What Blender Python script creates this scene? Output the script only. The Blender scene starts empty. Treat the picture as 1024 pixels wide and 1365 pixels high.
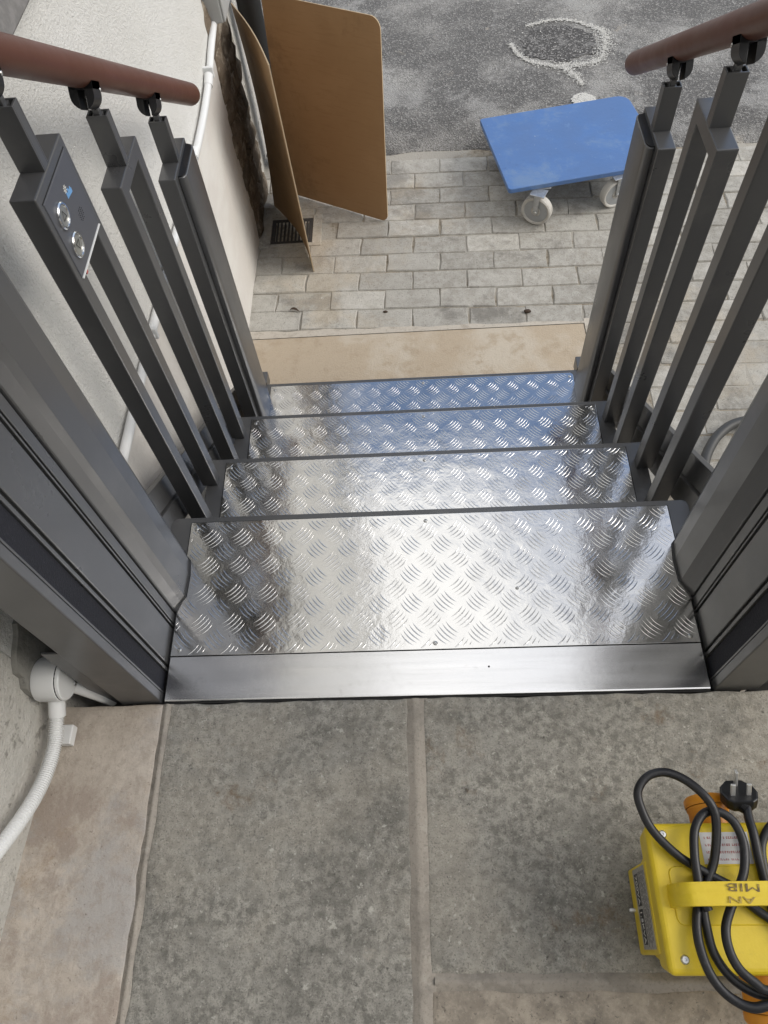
import bpy, bmesh, math, random
from mathutils import Vector, Matrix, noise
R = math.radians
rnd = random.Random(7)
SC = bpy.context.scene
COL = SC.collection

# ------------------------------------------------------------------ camera
cam_d = bpy.data.cameras.new('camera'); cam = bpy.data.objects.new('camera', cam_d); COL.objects.link(cam)
F_ = Vector((-.055328, .51118, -.857692)).normalized()
R_ = Vector((.997726, -.003812, -.066634)); R_ = (R_ - F_ * R_.dot(F_)).normalized()
U_ = R_.cross(F_)
m3 = Matrix((R_, U_, -F_)).transposed()
cam.matrix_world = Matrix.Translation((0, -.409, 1.354)) @ m3.to_4x4()
cam_d.sensor_fit = 'VERTICAL'; cam_d.sensor_height = 36.0; cam_d.lens = 990.65 / 1365 * 36
cam_d.clip_start = .02; cam_d.clip_end = 500
SC.camera = cam
SC.render.resolution_x = 768; SC.render.resolution_y = 1024

# ------------------------------------------------------------------ sky and sun
SUN_AZ, SUN_EL = 90, 41          # azimuth measured from +Y towards +X
w = bpy.data.worlds.new('World'); SC.world = w; w.use_nodes = True
nt = w.node_tree; nt.nodes.clear()
o_ = nt.nodes.new('ShaderNodeOutputWorld'); mixb = nt.nodes.new('ShaderNodeMixShader')
b1 = nt.nodes.new('ShaderNodeBackground'); b2 = nt.nodes.new('ShaderNodeBackground')
sky = nt.nodes.new('ShaderNodeTexSky'); sky.sky_type = 'NISHITA'; sky.sun_disc = False
sky.sun_elevation = R(SUN_EL); sky.sun_rotation = R(SUN_AZ)
b1.inputs[1].default_value = .15
b2.inputs[0].default_value = (1.0, .99, .97, 1); b2.inputs[1].default_value = 1.3
tcw = nt.nodes.new('ShaderNodeTexCoord'); mpw = nt.nodes.new('ShaderNodeMapping')
mpw.inputs['Location'].default_value = (8.02, 19.47, 7.29)
cl = nt.nodes.new('ShaderNodeTexNoise'); cl.inputs['Scale'].default_value = 1.7; cl.inputs['Detail'].default_value = 7
rmp = nt.nodes.new('ShaderNodeMapRange'); rmp.interpolation_type = 'SMOOTHSTEP'
rmp.inputs[1].default_value = .42; rmp.inputs[2].default_value = .54
L = nt.links.new
L(sky.outputs[0], b1.inputs[0]); L(tcw.outputs['Generated'], mpw.inputs[0]); L(mpw.outputs[0], cl.inputs[0])
L(cl.outputs[0], rmp.inputs[0]); L(rmp.outputs[0], mixb.inputs[0]); L(b1.outputs[0], mixb.inputs[1])
L(b2.outputs[0], mixb.inputs[2]); L(mixb.outputs[0], o_.inputs[0])
sl = bpy.data.lights.new('sun', 'SUN'); sl.energy = 1.5; sl.angle = R(32); sl.color = (1, .95, .87)
so = bpy.data.objects.new('sun', sl); COL.objects.link(so)
sd = Vector((math.sin(R(SUN_AZ)) * math.cos(R(SUN_EL)), math.cos(R(SUN_AZ)) * math.cos(R(SUN_EL)), math.sin(R(SUN_EL))))
so.rotation_euler = (-sd).to_track_quat('-Z', 'Y').to_euler(); so.location = sd * 20
SC.view_settings.view_transform = 'Standard'; SC.view_settings.look = 'None'
SC.view_settings.exposure = 0.2; SC.view_settings.gamma = 1; SC.view_settings.use_curve_mapping = False
SC.render.engine = 'CYCLES'; SC.cycles.max_bounces = 7; SC.cycles.diffuse_bounces = 3; SC.cycles.glossy_bounces = 4

# ------------------------------------------------------------------ materials
MATS = {}
def mat(name, base, rough=.6, metal=0, layers=(), bumps=(), spec=.5, rand=0., coat=0, rough_var=None, coord='pos', aniso=0, shift=True):
    """layers: (kind, scale, colour, lo, hi, amount[, stretch]); bumps: (kind, scale, height[, stretch])"""
    m = bpy.data.materials.new(name); m.use_nodes = True; t = m.node_tree; n = t.nodes; l = t.links.new
    b = n['Principled BSDF']; b.inputs['Roughness'].default_value = rough; b.inputs['Metallic'].default_value = metal
    b.inputs['Specular IOR Level'].default_value = spec; b.inputs['Coat Weight'].default_value = coat
    if aniso: b.inputs['Anisotropic'].default_value = aniso
    if coord == 'pos':
        src = n.new('ShaderNodeNewGeometry').outputs['Position']
    else:
        src = n.new('ShaderNodeTexCoord').outputs['Object']
    oi = n.new('ShaderNodeObjectInfo') if rand else None
    if rand and shift:
        ad = n.new('ShaderNodeVectorMath'); ad.operation = 'ADD'
        sc = n.new('ShaderNodeVectorMath'); sc.operation = 'SCALE'; sc.inputs[0].default_value = (7, 13, 5)
        l(oi.outputs['Random'], sc.inputs['Scale']); l(src, ad.inputs[0]); l(sc.outputs[0], ad.inputs[1]); src = ad.outputs[0]
    def tex(kind, scale, stretch):
        s = src
        if stretch:
            mp = n.new('ShaderNodeMapping'); mp.inputs['Scale'].default_value = stretch; l(src, mp.inputs[0]); s = mp.outputs[0]
        if kind == 'n':
            x = n.new('ShaderNodeTexNoise'); x.inputs['Scale'].default_value = scale; x.inputs['Detail'].default_value = 5; x.inputs['Roughness'].default_value = .6
            l(s, x.inputs[0]); return x.outputs[0]
        if kind == 'd':
            x = n.new('ShaderNodeTexNoise'); x.inputs['Scale'].default_value = scale; x.inputs['Detail'].default_value = 9
            x.inputs['Roughness'].default_value = .72; x.inputs['Distortion'].default_value = .2
            l(s, x.inputs[0]); return x.outputs[0]
        if kind == 'v':
            x = n.new('ShaderNodeTexVoronoi'); x.inputs['Scale'].default_value = scale; l(s, x.inputs[0]); return x.outputs['Distance']
        if kind == 'c':
            x = n.new('ShaderNodeTexVoronoi'); x.inputs['Scale'].default_value = scale; l(s, x.inputs[0])
            sp = n.new('ShaderNodeSeparateColor'); l(x.outputs['Color'], sp.inputs[0]); return sp.outputs[0]
        if kind == 'w':
            x = n.new('ShaderNodeTexWave'); x.inputs['Scale'].default_value = scale; l(s, x.inputs[0]); return x.outputs[1]
    def rng(v, lo, hi, a=1.):
        r = n.new('ShaderNodeMapRange'); r.interpolation_type = 'SMOOTHSTEP'
        if lo < hi:
            r.inputs[1].default_value = lo; r.inputs[2].default_value = hi; r.inputs[3].default_value = 0; r.inputs[4].default_value = a
        else:
            r.inputs[1].default_value = hi; r.inputs[2].default_value = lo; r.inputs[3].default_value = a; r.inputs[4].default_value = 0
        l(v, r.inputs[0]); return r.outputs[0]
    cur = None
    def col(c): return (c[0], c[1], c[2], 1)
    for ly in layers:
        kind, scale, c, lo, hi, amt = ly[:6]; st = ly[6] if len(ly) > 6 else None
        mx = n.new('ShaderNodeMix'); mx.data_type = 'RGBA'
        l(rng(tex(kind, scale, st), lo, hi, amt), mx.inputs[0])
        if cur is None: mx.inputs[6].default_value = col(base)
        else: l(cur, mx.inputs[6])
        mx.inputs[7].default_value = col(c); cur = mx.outputs[2]
    if rand:
        hs = n.new('ShaderNodeHueSaturation'); mr = n.new('ShaderNodeMapRange')
        mr.inputs[3].default_value = 1 - rand; mr.inputs[4].default_value = 1 + rand
        l(oi.outputs['Random'], mr.inputs[0]); l(mr.outputs[0], hs.inputs['Value'])
        if cur is None: hs.inputs['Color'].default_value = col(base)
        else: l(cur, hs.inputs['Color'])
        cur = hs.outputs[0]
    if cur is None: b.inputs['Base Color'].default_value = col(base)
    else: l(cur, b.inputs['Base Color'])
    if rough_var:
        sc_, a0, a1 = rough_var[:3]; st = rough_var[3] if len(rough_var) > 3 else None
        r = n.new('ShaderNodeMapRange'); r.inputs[1].default_value = .3; r.inputs[2].default_value = .7
        r.inputs[3].default_value = a0; r.inputs[4].default_value = a1; l(tex('n', sc_, st), r.inputs[0]); l(r.outputs[0], b.inputs['Roughness'])
    prev = None
    for bp in bumps:
        kind, scale, h = bp[:3]; st = bp[3] if len(bp) > 3 else None
        bn = n.new('ShaderNodeBump'); bn.inputs['Distance'].default_value = h; bn.inputs['Strength'].default_value = 1
        l(tex(kind, scale, st), bn.inputs['Height'])
        if prev: l(prev, bn.inputs['Normal'])
        prev = bn.outputs[0]
    if prev: l(prev, b.inputs['Normal'])
    MATS[name] = m; return m

PAINT = mat('anthracite_powder_coat', (.060, .0605, .0625), .4, layers=[('n', 3.0, (.069, .0695, .071), .4, .7, .6), ('d', 3.5, (.105, .102, .098), .52, .66, .5), ('d', 60, (.15, .145, .14), .70, .76, .4), ('d', 22, (.05, .05, .052), .64, .72, .4, (1, 1, .3))],
            bumps=[('n', 900, .00005)], rough_var=(5, .26, .40), spec=1.0)
BLACKP = mat('black_plastic', (.012, .012, .013), .4, bumps=[('n', 300, .0001)])
BRUSH = mat('brush_bristles', (.010, .011, .018), .8, layers=[('n', 260, (.05, .055, .075), .55, .75, .8, (.15, 1, 1.6))], bumps=[('n', 300, .0015, (.1, .5, 1.6))])
GAPBLACK = mat('gap_shadow_black', (.008, .008, .008), .8)  # near-black that paints shade into gaps, grooves and holes; also one rivet
ALU = mat('checker_plate_aluminium', (.69, .685, .675), .2, 1, layers=[('n', 9, (.61, .605, .60), .45, .7, .6), ('d', 14, (.50, .485, .465), .56, .70, .55), ('d', 120, (.34, .33, .32), .72, .78, .5)],
          bumps=[('n', 9, .0011), ('n', 24, .00042), ('n', 90, .00004)], rough_var=(11, .09, .19))
ALU2 = mat('brushed_aluminium', (.74, .74, .75), .28, 1, layers=[('n', 60, (.66, .66, .665), .45, .7, .7, (.04, 1, 1)), ('d', 14, (.42, .41, .40), .58, .72, .6), ('d', 30, (.33, .32, .31), .70, .8, .5)],
           bumps=[('n', 400, .00003, (.02, 1, 1)), ('n', 8, .0004)], rough_var=(40, .16, .28, (.05, 1, 1)))
SCREW = mat('zinc_screw', (.55, .55, .54), .35, 1)
RAIL = mat('brown_handrail', (.092, .030, .016), .42, layers=[('n', 25, (.11, .038, .027), .4, .7, .7, (1, .25, .25)), ('d', 14, (.17, .13, .12), .66, .8, .5)], bumps=[('n', 500, .00008)], rough_var=(9, .35, .55))
REND = mat('roughcast_render', (.75, .74, .705), .92, layers=[('n', 2.2, (.80, .79, .76), .42, .66, .9), ('d', 4, (.56, .50, .41), .68, .80, .7), ('d', 150, (.50, .47, .42), .64, .76, .6)],
           bumps=[('n', 380, .0026), ('n', 150, .0045), ('n', 8, .006)], spec=.2)
REND2 = mat('smooth_plinth_render', (.68, .65, .61), .9, layers=[('n', 5, (.72, .70, .66), .42, .62, .9, (1, .6, 1.4)), ('d', 7, (.40, .33, .25), .60, .78, .75, (1, 1.5, .45)), ('d', 60, (.5, .45, .38), .62, .72, .5)],
            bumps=[('n', 25, .004), ('n', 180, .0012)], spec=.2)
REND3 = mat('old_landing_render', (.70, .675, .62), .92, layers=[('n', 9, (.76, .735, .68), .4, .65, .9), ('d', 22, (.33, .31, .275), .56, .64, .8), ('d', 120, (.28, .26, .225), .58, .68, .7)],
            bumps=[('d', 40, .014), ('n', 200, .003)], spec=.2)
CEMENT = mat('grey_cement_patch', (.21, .205, .185), .9, layers=[('n', 18, (.28, .27, .245), .4, .65, .8), ('d', 70, (.10, .095, .09), .6, .72, .6)], bumps=[('n', 60, .003)], spec=.2)
STONE = mat('rubble_stone', (.22, .175, .13), .9, rand=.3, layers=[('d', 14, (.46, .40, .32), .48, .62, .9), ('d', 40, (.035, .028, .022), .56, .68, .9), ('n', 90, (.3, .27, .22), .66, .74, .7)],
            bumps=[('d', 30, .02), ('n', 140, .004)], spec=.2)
LIME = mat('lime_mortar', (.42, .38, .31), .95, layers=[('d', 24, (.62, .59, .52), .5, .62, .9), ('d', 40, (.12, .10, .08), .58, .7, .8)], bumps=[('d', 50, .01)], spec=.2)
SILLC = mat('grey_concrete_sill', (.19, .185, .18), .85, layers=[('n', 30, (.25, .24, .235), .45, .65, .8)], bumps=[('n', 120, .001)], spec=.3)
SLABG = mat('grey_flagstone', (.195, .187, .165), .92, rand=.04, layers=[('d', 75, (.42, .40, .355), .38, .62, .9), ('d', 17, (.31, .297, .265), .46, .60, .5), ('d', 3, (.41, .375, .315), .46, .60, .42), ('d', 4.2, (.105, .10, .088), .48, .63, .45), ('n', 150, (.07, .067, .06), .58, .68, .45), ('n', 170, (.58, .56, .51), .62, .71, .55),
             ('n', 330, (.07, .067, .06), .56, .66, .5), ('n', 48, (.55, .53, .475), .66, .71, .7), ('d', 58, (.05, .047, .043), .62, .69, .7), ('d', 5.2, (.17, .115, .07), .60, .70, .8), ('d', 8, (.43, .395, .335), .60, .70, .55)],
            bumps=[('d', 90, .0034), ('n', 30, .002), ('n', 330, .0014)], spec=.2)
SLABP = mat('pink_flagstone', (.46, .405, .345), .92, rand=.04, layers=[('d', 5, (.56, .50, .43), .42, .60, .9), ('d', 7, (.33, .27, .225), .50, .62, .75), ('d', 3.3, (.40, .385, .37), .50, .62, .75), ('d', 44, (.33, .28, .235), .42, .68, .6), ('d', 2.6, (.33, .245, .165), .60, .70, .6), ('d', 130, (.14, .115, .095), .60, .70, .7), ('n', 240, (.50, .45, .39), .60, .72, .5)],
            bumps=[('d', 16, .005), ('d', 110, .0016)], spec=.2)
SLABM = mat('mixed_flagstone', (.26, .228, .188), .92, rand=.04, layers=[('d', 30, (.44, .385, .315), .38, .64, .85), ('d', 8, (.14, .128, .112), .50, .64, .75), ('d', 4, (.40, .335, .265), .48, .62, .6), ('d', 140, (.06, .056, .05), .57, .68, .8), ('n', 230, (.50, .47, .40), .60, .72, .5)],
            bumps=[('d', 90, .003), ('n', 30, .002)], spec=.2)
JOINT = mat('slab_mortar', (.36, .325, .28), .93, layers=[('d', 9, (.25, .228, .198), .44, .62, .85), ('d', 26, (.44, .41, .36), .52, .66, .6), ('n', 200, (.22, .20, .17), .54, .68, .6), ('d', 60, (.13, .12, .10), .62, .70, .7)], bumps=[('d', 60, .003), ('n', 260, .001)], spec=.2)
PAVER = mat('block_paver', (.345, .328, .293), .92, rand=.14, shift=False, layers=[('d', 26, (.47, .455, .42), .38, .64, .8), ('d', 2.2, (.50, .485, .445), .46, .60, .6), ('d', 3.4, (.20, .19, .172), .50, .64, .75), ('d', 1.6, (.44, .375, .285), .52, .66, .55), ('n', 200, (.17, .16, .14), .54, .68, .6), ('d', 70, (.10, .093, .08), .61, .70, .75), ('d', 21, (.64, .625, .58), .63, .70, .7)],
            bumps=[('d', 50, .004), ('n', 260, .0014)], spec=.2)
SAND = mat('paver_joint_sand', (.31, .275, .22), .95, layers=[('n', 60, (.15, .12, .085), .45, .65, .8), ('d', 3, (.38, .36, .32), .44, .54, .95), ('d', 18, (.09, .075, .055), .62, .72, .8)], bumps=[('n', 150, .004)], spec=.2)
PAD = mat('tan_concrete_pad', (.45, .375, .285), .93, layers=[('n', 3, (.52, .465, .385), .45, .6, .9), ('n', 16, (.385, .31, .225), .5, .7, .7), ('d', 130, (.27, .20, .13), .60, .72, .75), ('d', 40, (.22, .15, .10), .70, .77, .7)], bumps=[('n', 160, .002), ('d', 50, .0015)], spec=.2)
PADM = mat('pad_edge_mortar', (.50, .46, .40), .95, layers=[('d', 20, (.36, .32, .27), .5, .66, .8), ('n', 120, (.28, .25, .2), .58, .7, .6)], bumps=[('d', 60, .003)], spec=.2)
TAR = mat('worn_tarmac', (.15, .147, .144), .93, layers=[('n', 1.5, (.38, .372, .355), .44, .62, .9), ('n', 150, (.06, .058, .057), .46, .64, .65), ('c', 150, (.42, .41, .395), .72, .90, .5), ('d', 2.6, (.36, .355, .345), .52, .62, .6), ('d', 4, (.52, .47, .40), .60, .70, .6), ('d', 6, (.07, .068, .066), .60, .72, .6)],
          bumps=[('v', 150, .005), ('n', 60, .004)], spec=.25)
TAR2 = mat('dark_tarmac_patch', (.10, .098, .097), .93, layers=[('n', 150, (.04, .038, .037), .46, .62, .8), ('c', 150, (.36, .35, .34), .74, .88, .7), ('d', 12, (.26, .255, .25), .54, .64, .7)], bumps=[('v', 150, .005), ('n', 60, .003)], spec=.25)
CHALK = mat('white_spray_paint', (.62, .61, .58), .9, layers=[('n', 130, (.45, .44, .42), .52, .66, .7)], bumps=[('v', 150, .004)], spec=.2)
BOARD = mat('brown_board', (.33, .205, .103), .62, layers=[('n', 4, (.37, .235, .122), .4, .65, .9), ('n', 120, (.29, .175, .086), .5, .7, .5, (.1, .1, 1)), ('d', 9, (.42, .31, .20), .64, .74, .45), ('d', 30, (.16, .095, .045), .68, .74, .6), ('d', 3, (.22, .135, .068), .54, .66, .6)], bumps=[('n', 3, .004), ('n', 90, .0003, (.15, .15, 1))], spec=.35, rough_var=(5, .5, .68))
BOARDE = mat('board_edge', (.46, .36, .24), .9)
DARKV = mat('matt_black_shell', (.010, .010, .010), .6, layers=[('d', 50, (.14, .13, .12), .72, .78, .6)])
BLUE = mat('blue_deck_paint', (.085, .165, .36), .45, layers=[('n', 5, (.08, .175, .41), .4, .65, .9), ('d', 14, (.15, .26, .47), .58, .72, .6), ('d', 45, (.40, .45, .52), .65, .70, .7), ('d', 16, (.05, .10, .24), .64, .70, .6), ('d', 5, (.17, .25, .38), .52, .66, .55), ('d', 7, (.075, .15, .33), .54, .66, .5)], bumps=[('n', 60, .0005)], rough_var=(7, .34, .52))
WHEELM = mat('white_nylon_wheel', (.54, .52, .48), .5, layers=[('d', 30, (.40, .37, .32), .5, .68, .8), ('d', 90, (.2, .18, .15), .66, .74, .6)])
WHEELH = mat('grey_wheel_hub', (.36, .37, .375), .45, layers=[('d', 40, (.28, .28, .28), .5, .7, .7)])
ZINC = mat('galvanised_fork', (.50, .51, .52), .42, .9, layers=[('n', 60, (.38, .39, .4), .45, .6, .7)])
IRON = mat('cast_iron_grate', (.045, .042, .04), .6, layers=[('d', 60, (.12, .09, .06), .55, .7, .6)])
WPLAST = mat('white_pvc', (.74, .745, .74), .38, layers=[('d', 30, (.58, .57, .54), .6, .75, .6)])
GPLAST = mat('grey_meter_box', (.37, .37, .36), .5, layers=[('d', 20, (.28, .28, .27), .6, .75, .6)])
HOSEM = mat('grey_hose', (.045, .045, .044), .5)
YEL = mat('yellow_casing', (.68, .50, .018), .36, layers=[('n', 14, (.74, .56, .03), .4, .65, .8), ('d', 26, (.46, .33, .03), .56, .70, .55), ('d', 110, (.2, .15, .03), .64, .72, .6), ('d', 9, (.40, .31, .08), .58, .70, .45), ('d', 50, (.12, .09, .03), .68, .74, .6)], bumps=[('n', 160, .0003)], rough_var=(15, .3, .5))
ORA = mat('amber_socket', (.68, .27, .012), .4, layers=[('n', 30, (.60, .21, .01), .4, .65, .8), ('d', 80, (.25, .1, .02), .68, .75, .6)])
CABLE = mat('black_rubber_cable', (.009, .009, .011), .42, layers=[('d', 40, (.05, .05, .052), .58, .70, .6)], bumps=[('n', 300, .0002)])
BRASS = mat('plug_pin_metal', (.80, .79, .76), .4, .8)
SILVL = mat('silver_sticker', (.36, .35, .33), .5, layers=[('n', 200, (.20, .19, .18), .5, .6, .7), ('d', 30, (.55, .54, .52), .6, .7, .8)])
WHITEL = mat('white_sticker', (.70, .69, .68), .5, layers=[('d', 30, (.52, .5, .48), .6, .72, .6)])
REDT = mat('red_print', (.42, .10, .09), .6)
BLKT = mat('black_print', (.015, .014, .014), .5)
WHTT = mat('white_print', (.62, .61, .58), .5)
MARK = mat('marker_pen', (.13, .085, .025), .6, layers=[('n', 220, (.36, .26, .04), .5, .6, .8)])
MARK2 = mat('faded_marker_pen', (.40, .29, .05), .6, layers=[('n', 200, (.22, .15, .04), .45, .6, .8)])
BTN = mat('button_metal', (.50, .50, .46), .32, .85)
BTNR = mat('button_rim_chrome', (.72, .72, .71), .15, 1)
PANELM = mat('control_panel_face', (.080, .083, .095), .33, bumps=[('n', 700, .00004)])
LOGO = mat('pale_blue_print', (.16, .36, .66), .5)
LEAF = mat('dead_leaf', (.05, .03, .018), .8)

# ------------------------------------------------------------------ mesh helpers
def bm_box(bm, lo, hi):
    x0, y0, z0 = lo; x1, y1, z1 = hi
    v = [bm.verts.new(p) for p in ((x0, y0, z0), (x1, y0, z0), (x1, y1, z0), (x0, y1, z0), (x0, y0, z1), (x1, y0, z1), (x1, y1, z1), (x0, y1, z1))]
    for f in ((0, 3, 2, 1), (4, 5, 6, 7), (0, 1, 5, 4), (1, 2, 6, 5), (2, 3, 7, 6), (3, 0, 4, 7)): bm.faces.new([v[i] for i in f])
    return v
def bm_prism(bm, poly, axis, a, b):
    """poly in the plane of the other two axes (cyclic order), extruded along axis from a to b"""
    def P(p, t):
        if axis == 'z': return (p[0], p[1], t)
        if axis == 'y': return (p[0], t, p[1])
        return (t, p[0], p[1])
    A = [bm.verts.new(P(p, a)) for p in poly]; B = [bm.verts.new(P(p, b)) for p in poly]
    n = len(poly); bm.faces.new(A); bm.faces.new(B[::-1])
    for i in range(n): bm.faces.new((A[i], B[i], B[(i + 1) % n], A[(i + 1) % n]))
def bm_tube(bm, pts, r, seg=10, cap=True, rfun=None):
    pts = [Vector(p) for p in pts]; rings = []; up = None
    for i, p in enumerate(pts):
        t = (pts[min(i + 1, len(pts) - 1)] - pts[max(i - 1, 0)]).normalized()
        if up is None:
            up = Vector((0, 0, 1)) if abs(t.z) < .9 else Vector((1, 0, 0))
        s = t.cross(up).normalized(); up = s.cross(t).normalized()
        rr = rfun(i) if rfun else r
        rings.append([bm.verts.new(p + (s * math.cos(a) + up * math.sin(a)) * rr) for a in [2 * math.pi * k / seg for k in range(seg)]])
    for a, b in zip(rings, rings[1:]):
        for k in range(seg): bm.faces.new((a[k], a[(k + 1) % seg], b[(k + 1) % seg], b[k]))
    if cap: bm.faces.new(rings[0][::-1]); bm.faces.new(rings[-1])
def smooth_path(pts, n=8):
    pts = [Vector(p) for p in pts]; out = []
    for i in range(len(pts) - 1):
        p0 = pts[max(i - 1, 0)]; p1 = pts[i]; p2 = pts[i + 1]; p3 = pts[min(i + 2, len(pts) - 1)]
        for k in range(n):
            t = k / n
            out.append(.5 * ((2 * p1) + (p2 - p0) * t + (2 * p0 - 5 * p1 + 4 * p2 - p3) * t * t + (3 * p1 - p0 - 3 * p2 + p3) * t ** 3))
    out.append(pts[-1]); return out
def bm_lathe(bm, prof, seg=24, M=None):
    """prof list of (radius, height) about local z"""
    rings = []
    for r, h in prof:
        if r < 1e-6: rings.append([bm.verts.new((0, 0, h))])
        else: rings.append([bm.verts.new((r * math.cos(2 * math.pi * k / seg), r * math.sin(2 * math.pi * k / seg), h)) for k in range(seg)])
    for a, b in zip(rings, rings[1:]):
        for k in range(seg):
            k2 = (k + 1) % seg
            if len(a) == 1 and len(b) == 1: continue
            if len(a) == 1: bm.faces.new((a[0], b[k2], b[k]))
            elif len(b) == 1: bm.faces.new((a[k], a[k2], b[0]))
            else: bm.faces.new((a[k], a[k2], b[k2], b[k]))
    if M is not None: bmesh.ops.transform(bm, matrix=M, verts=[v for r_ in rings for v in r_])
def round_poly(w_, h_, r, n=6, cx=0, cy=0):
    p = []
    for (sx, sy, a0) in ((1, 1, 0), (-1, 1, 90), (-1, -1, 180), (1, -1, 270)):
        for k in range(n + 1):
            a = R(a0 + 90 * k / n); p.append((cx + sx * (w_ / 2 - r) + r * math.cos(a), cy + sy * (h_ / 2 - r) + r * math.sin(a)))
    return p
def obj(name, bm, m, parent=None, bevel=0, smooth=False, seg=2):
    bmesh.ops.recalc_face_normals(bm, faces=bm.faces[:])
    me = bpy.data.meshes.new(name); bm.to_mesh(me); bm.free()
    if smooth is True:
        for p in me.polygons: p.use_smooth = True
    elif smooth:
        for p in me.polygons: p.use_smooth = True
        me.set_sharp_from_angle(angle=R(smooth))
    o = bpy.data.objects.new(name, me); COL.objects.link(o)
    for mm in (m if isinstance(m, (list, tuple)) else [m]): me.materials.append(mm)
    if parent is not None: o.parent = parent
    if bevel:
        md = o.modifiers.new('bevel', 'BEVEL'); md.width = bevel; md.segments = seg; md.limit_method = 'ANGLE'; md.angle_limit = R(35)
        md.harden_normals = False
    return o
def box(name, lo, hi, m, parent=None, bevel=0):
    bm = bmesh.new(); bm_box(bm, lo, hi); return obj(name, bm, m, parent, bevel)
def prism(name, poly, axis, a, b, m, parent=None, bevel=0, smooth=False):
    bm = bmesh.new(); bm_prism(bm, poly, axis, a, b); return obj(name, bm, m, parent, bevel, smooth)
def tube(name, pts, r, m, parent=None, seg=12, rfun=None):
    bm = bmesh.new(); bm_tube(bm, pts, r, seg, rfun=rfun); return obj(name, bm, m, parent, smooth=50)
def lathe(name, prof, m, parent=None, seg=24, M=None, smooth=40):
    bm = bmesh.new(); bm_lathe(bm, prof, seg, M); return obj(name, bm, m, parent, smooth=smooth)
def thing(name, label, cat, group=None, loc=(0, 0, 0)):
    o = bpy.data.objects.new(name, None); o.empty_display_size = .05; COL.objects.link(o); o.location = loc
    return tag(o, label, cat, group)
def tag(o, label=None, cat=None, group=None, kind=None):
    if label: o['label'] = label
    if cat: o['category'] = cat
    if group: o['group'] = group
    if kind: o['kind'] = kind
    return o
def link_copy(o, parent, M=None):
    c = o.copy(); COL.objects.link(c); c.parent = parent
    if M is not None: c.matrix_local = M
    return c
def frame_m(origin, xa, ya, za):
    xa, ya, za = (Vector(v).normalized() for v in (xa, ya, za))
    return Matrix.Translation(origin) @ Matrix((xa, ya, za)).transposed().to_4x4()
def text_obj(name, s, size, m, M, parent, width=None):
    cu = bpy.data.curves.new('t', 'FONT'); cu.body = s; cu.size = size; cu.align_x = 'CENTER'; cu.align_y = 'CENTER'; cu.extrude = .0002
    t = bpy.data.objects.new('t', cu); COL.objects.link(t)
    bpy.context.view_layer.update()
    me = bpy.data.meshes.new_from_object(t.evaluated_get(bpy.context.evaluated_depsgraph_get()))
    bpy.data.objects.remove(t); bpy.data.curves.remove(cu)
    if width:
        xs = [v.co.x for v in me.vertices]; k = width / (max(xs) - min(xs))
        for v in me.vertices: v.co.x *= k
    me.transform(M); me.materials.clear(); me.materials.append(m)
    o = bpy.data.objects.new(name, me); COL.objects.link(o); o.parent = parent
    return o

ZG = -.731            # lower ground
RISE, GO = .1827, .2805

# ------------------------------------------------------------------ ground, paving, tarmac
bm = bmesh.new(); v = [bm.verts.new(p) for p in ((-60, -60, ZG - .03), (60, -60, ZG - .03), (60, 60, ZG - .03), (-60, 60, ZG - .03))]; bm.faces.new(v)
tag(obj('ground', bm, SAND), kind='structure')

def tar_edge(x): return 2.735 - .06 * x + .012 * math.sin(9 * x) + .007 * math.sin(23 * x + 1)
bm = bmesh.new(); N = 120
pv = []
for i in range(N + 1):
    x = -12 + 24 * i / N if False else -6 + 12 * i / N
    e = tar_edge(x); pv.append([bm.verts.new((x, yy, zz)) for yy, zz in ((e, ZG - .02), (e + .015, ZG - .001), (e + .4, ZG), (e + 3, ZG + .01), (40, ZG + .05))])
for a, b in zip(pv, pv[1:]):
    for k in range(4): bm.faces.new((a[k], b[k], b[k + 1], a[k + 1]))
tar_road = tag(obj('tarmac_road', bm, TAR, smooth=True), kind='structure')
bm = bmesh.new(); vs = []
for k in range(60):
    a = 2 * math.pi * k / 60; rr = 1 + .22 * noise.noise(Vector((math.cos(a) * 3, math.sin(a) * 3, 2))) + .12 * noise.noise(Vector((math.cos(a) * 11, math.sin(a) * 11, 2)))
    vs.append(bm.verts.new((.765 + .185 * rr * math.cos(a), 3.56 + .165 * rr * math.sin(a), ZG + .0045)))
bm.faces.new(vs); obj('tarmac_patch', bm, TAR2, tar_road)

paving = bmesh.new()
pvv = [paving.verts.new(p) for p in ((-.9, .0, ZG - .006), (3.2, .0, ZG - .006), (3.2, 2.9, ZG - .006), (-.9, 2.9, ZG - .006))]; paving.faces.new(pvv)
paving = tag(obj('brick_paving', paving, SAND), kind='structure')
# paver shapes, a handful of slightly different blanks shared by all bricks
PL, PW = .2125, .1012
blanks = []
for k in range(9):
    bm = bmesh.new(); r2 = random.Random(50 + k)
    o8 = []
    for (x, y) in ((-1, -1), (0, -1), (1, -1), (1, 0), (1, 1), (0, 1), (-1, 1), (-1, 0)):
        o8.append((x * PL / 2 + r2.uniform(-.0045, .003), y * PW / 2 + r2.uniform(-.0032, .0022)))
    lo = [bm.verts.new((p[0], p[1], -.03)) for p in o8]; mid = [bm.verts.new((p[0], p[1], -.005)) for p in o8]
    hi = [bm.verts.new((p[0] * .965, p[1] * .93, r2.uniform(-.0008, .0008))) for p in o8]
    for i in range(8):
        j = (i + 1) % 8; bm.faces.new((lo[i], lo[j], mid[j], mid[i])); bm.faces.new((mid[i], mid[j], hi[j], hi[i]))
    bm.faces.new(hi)
    bmesh.ops.recalc_face_normals(bm, faces=bm.faces[:])
    me = bpy.data.meshes.new('brick'); bm.to_mesh(me); bm.free(); me.materials.append(PAVER); blanks.append(me)
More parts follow.
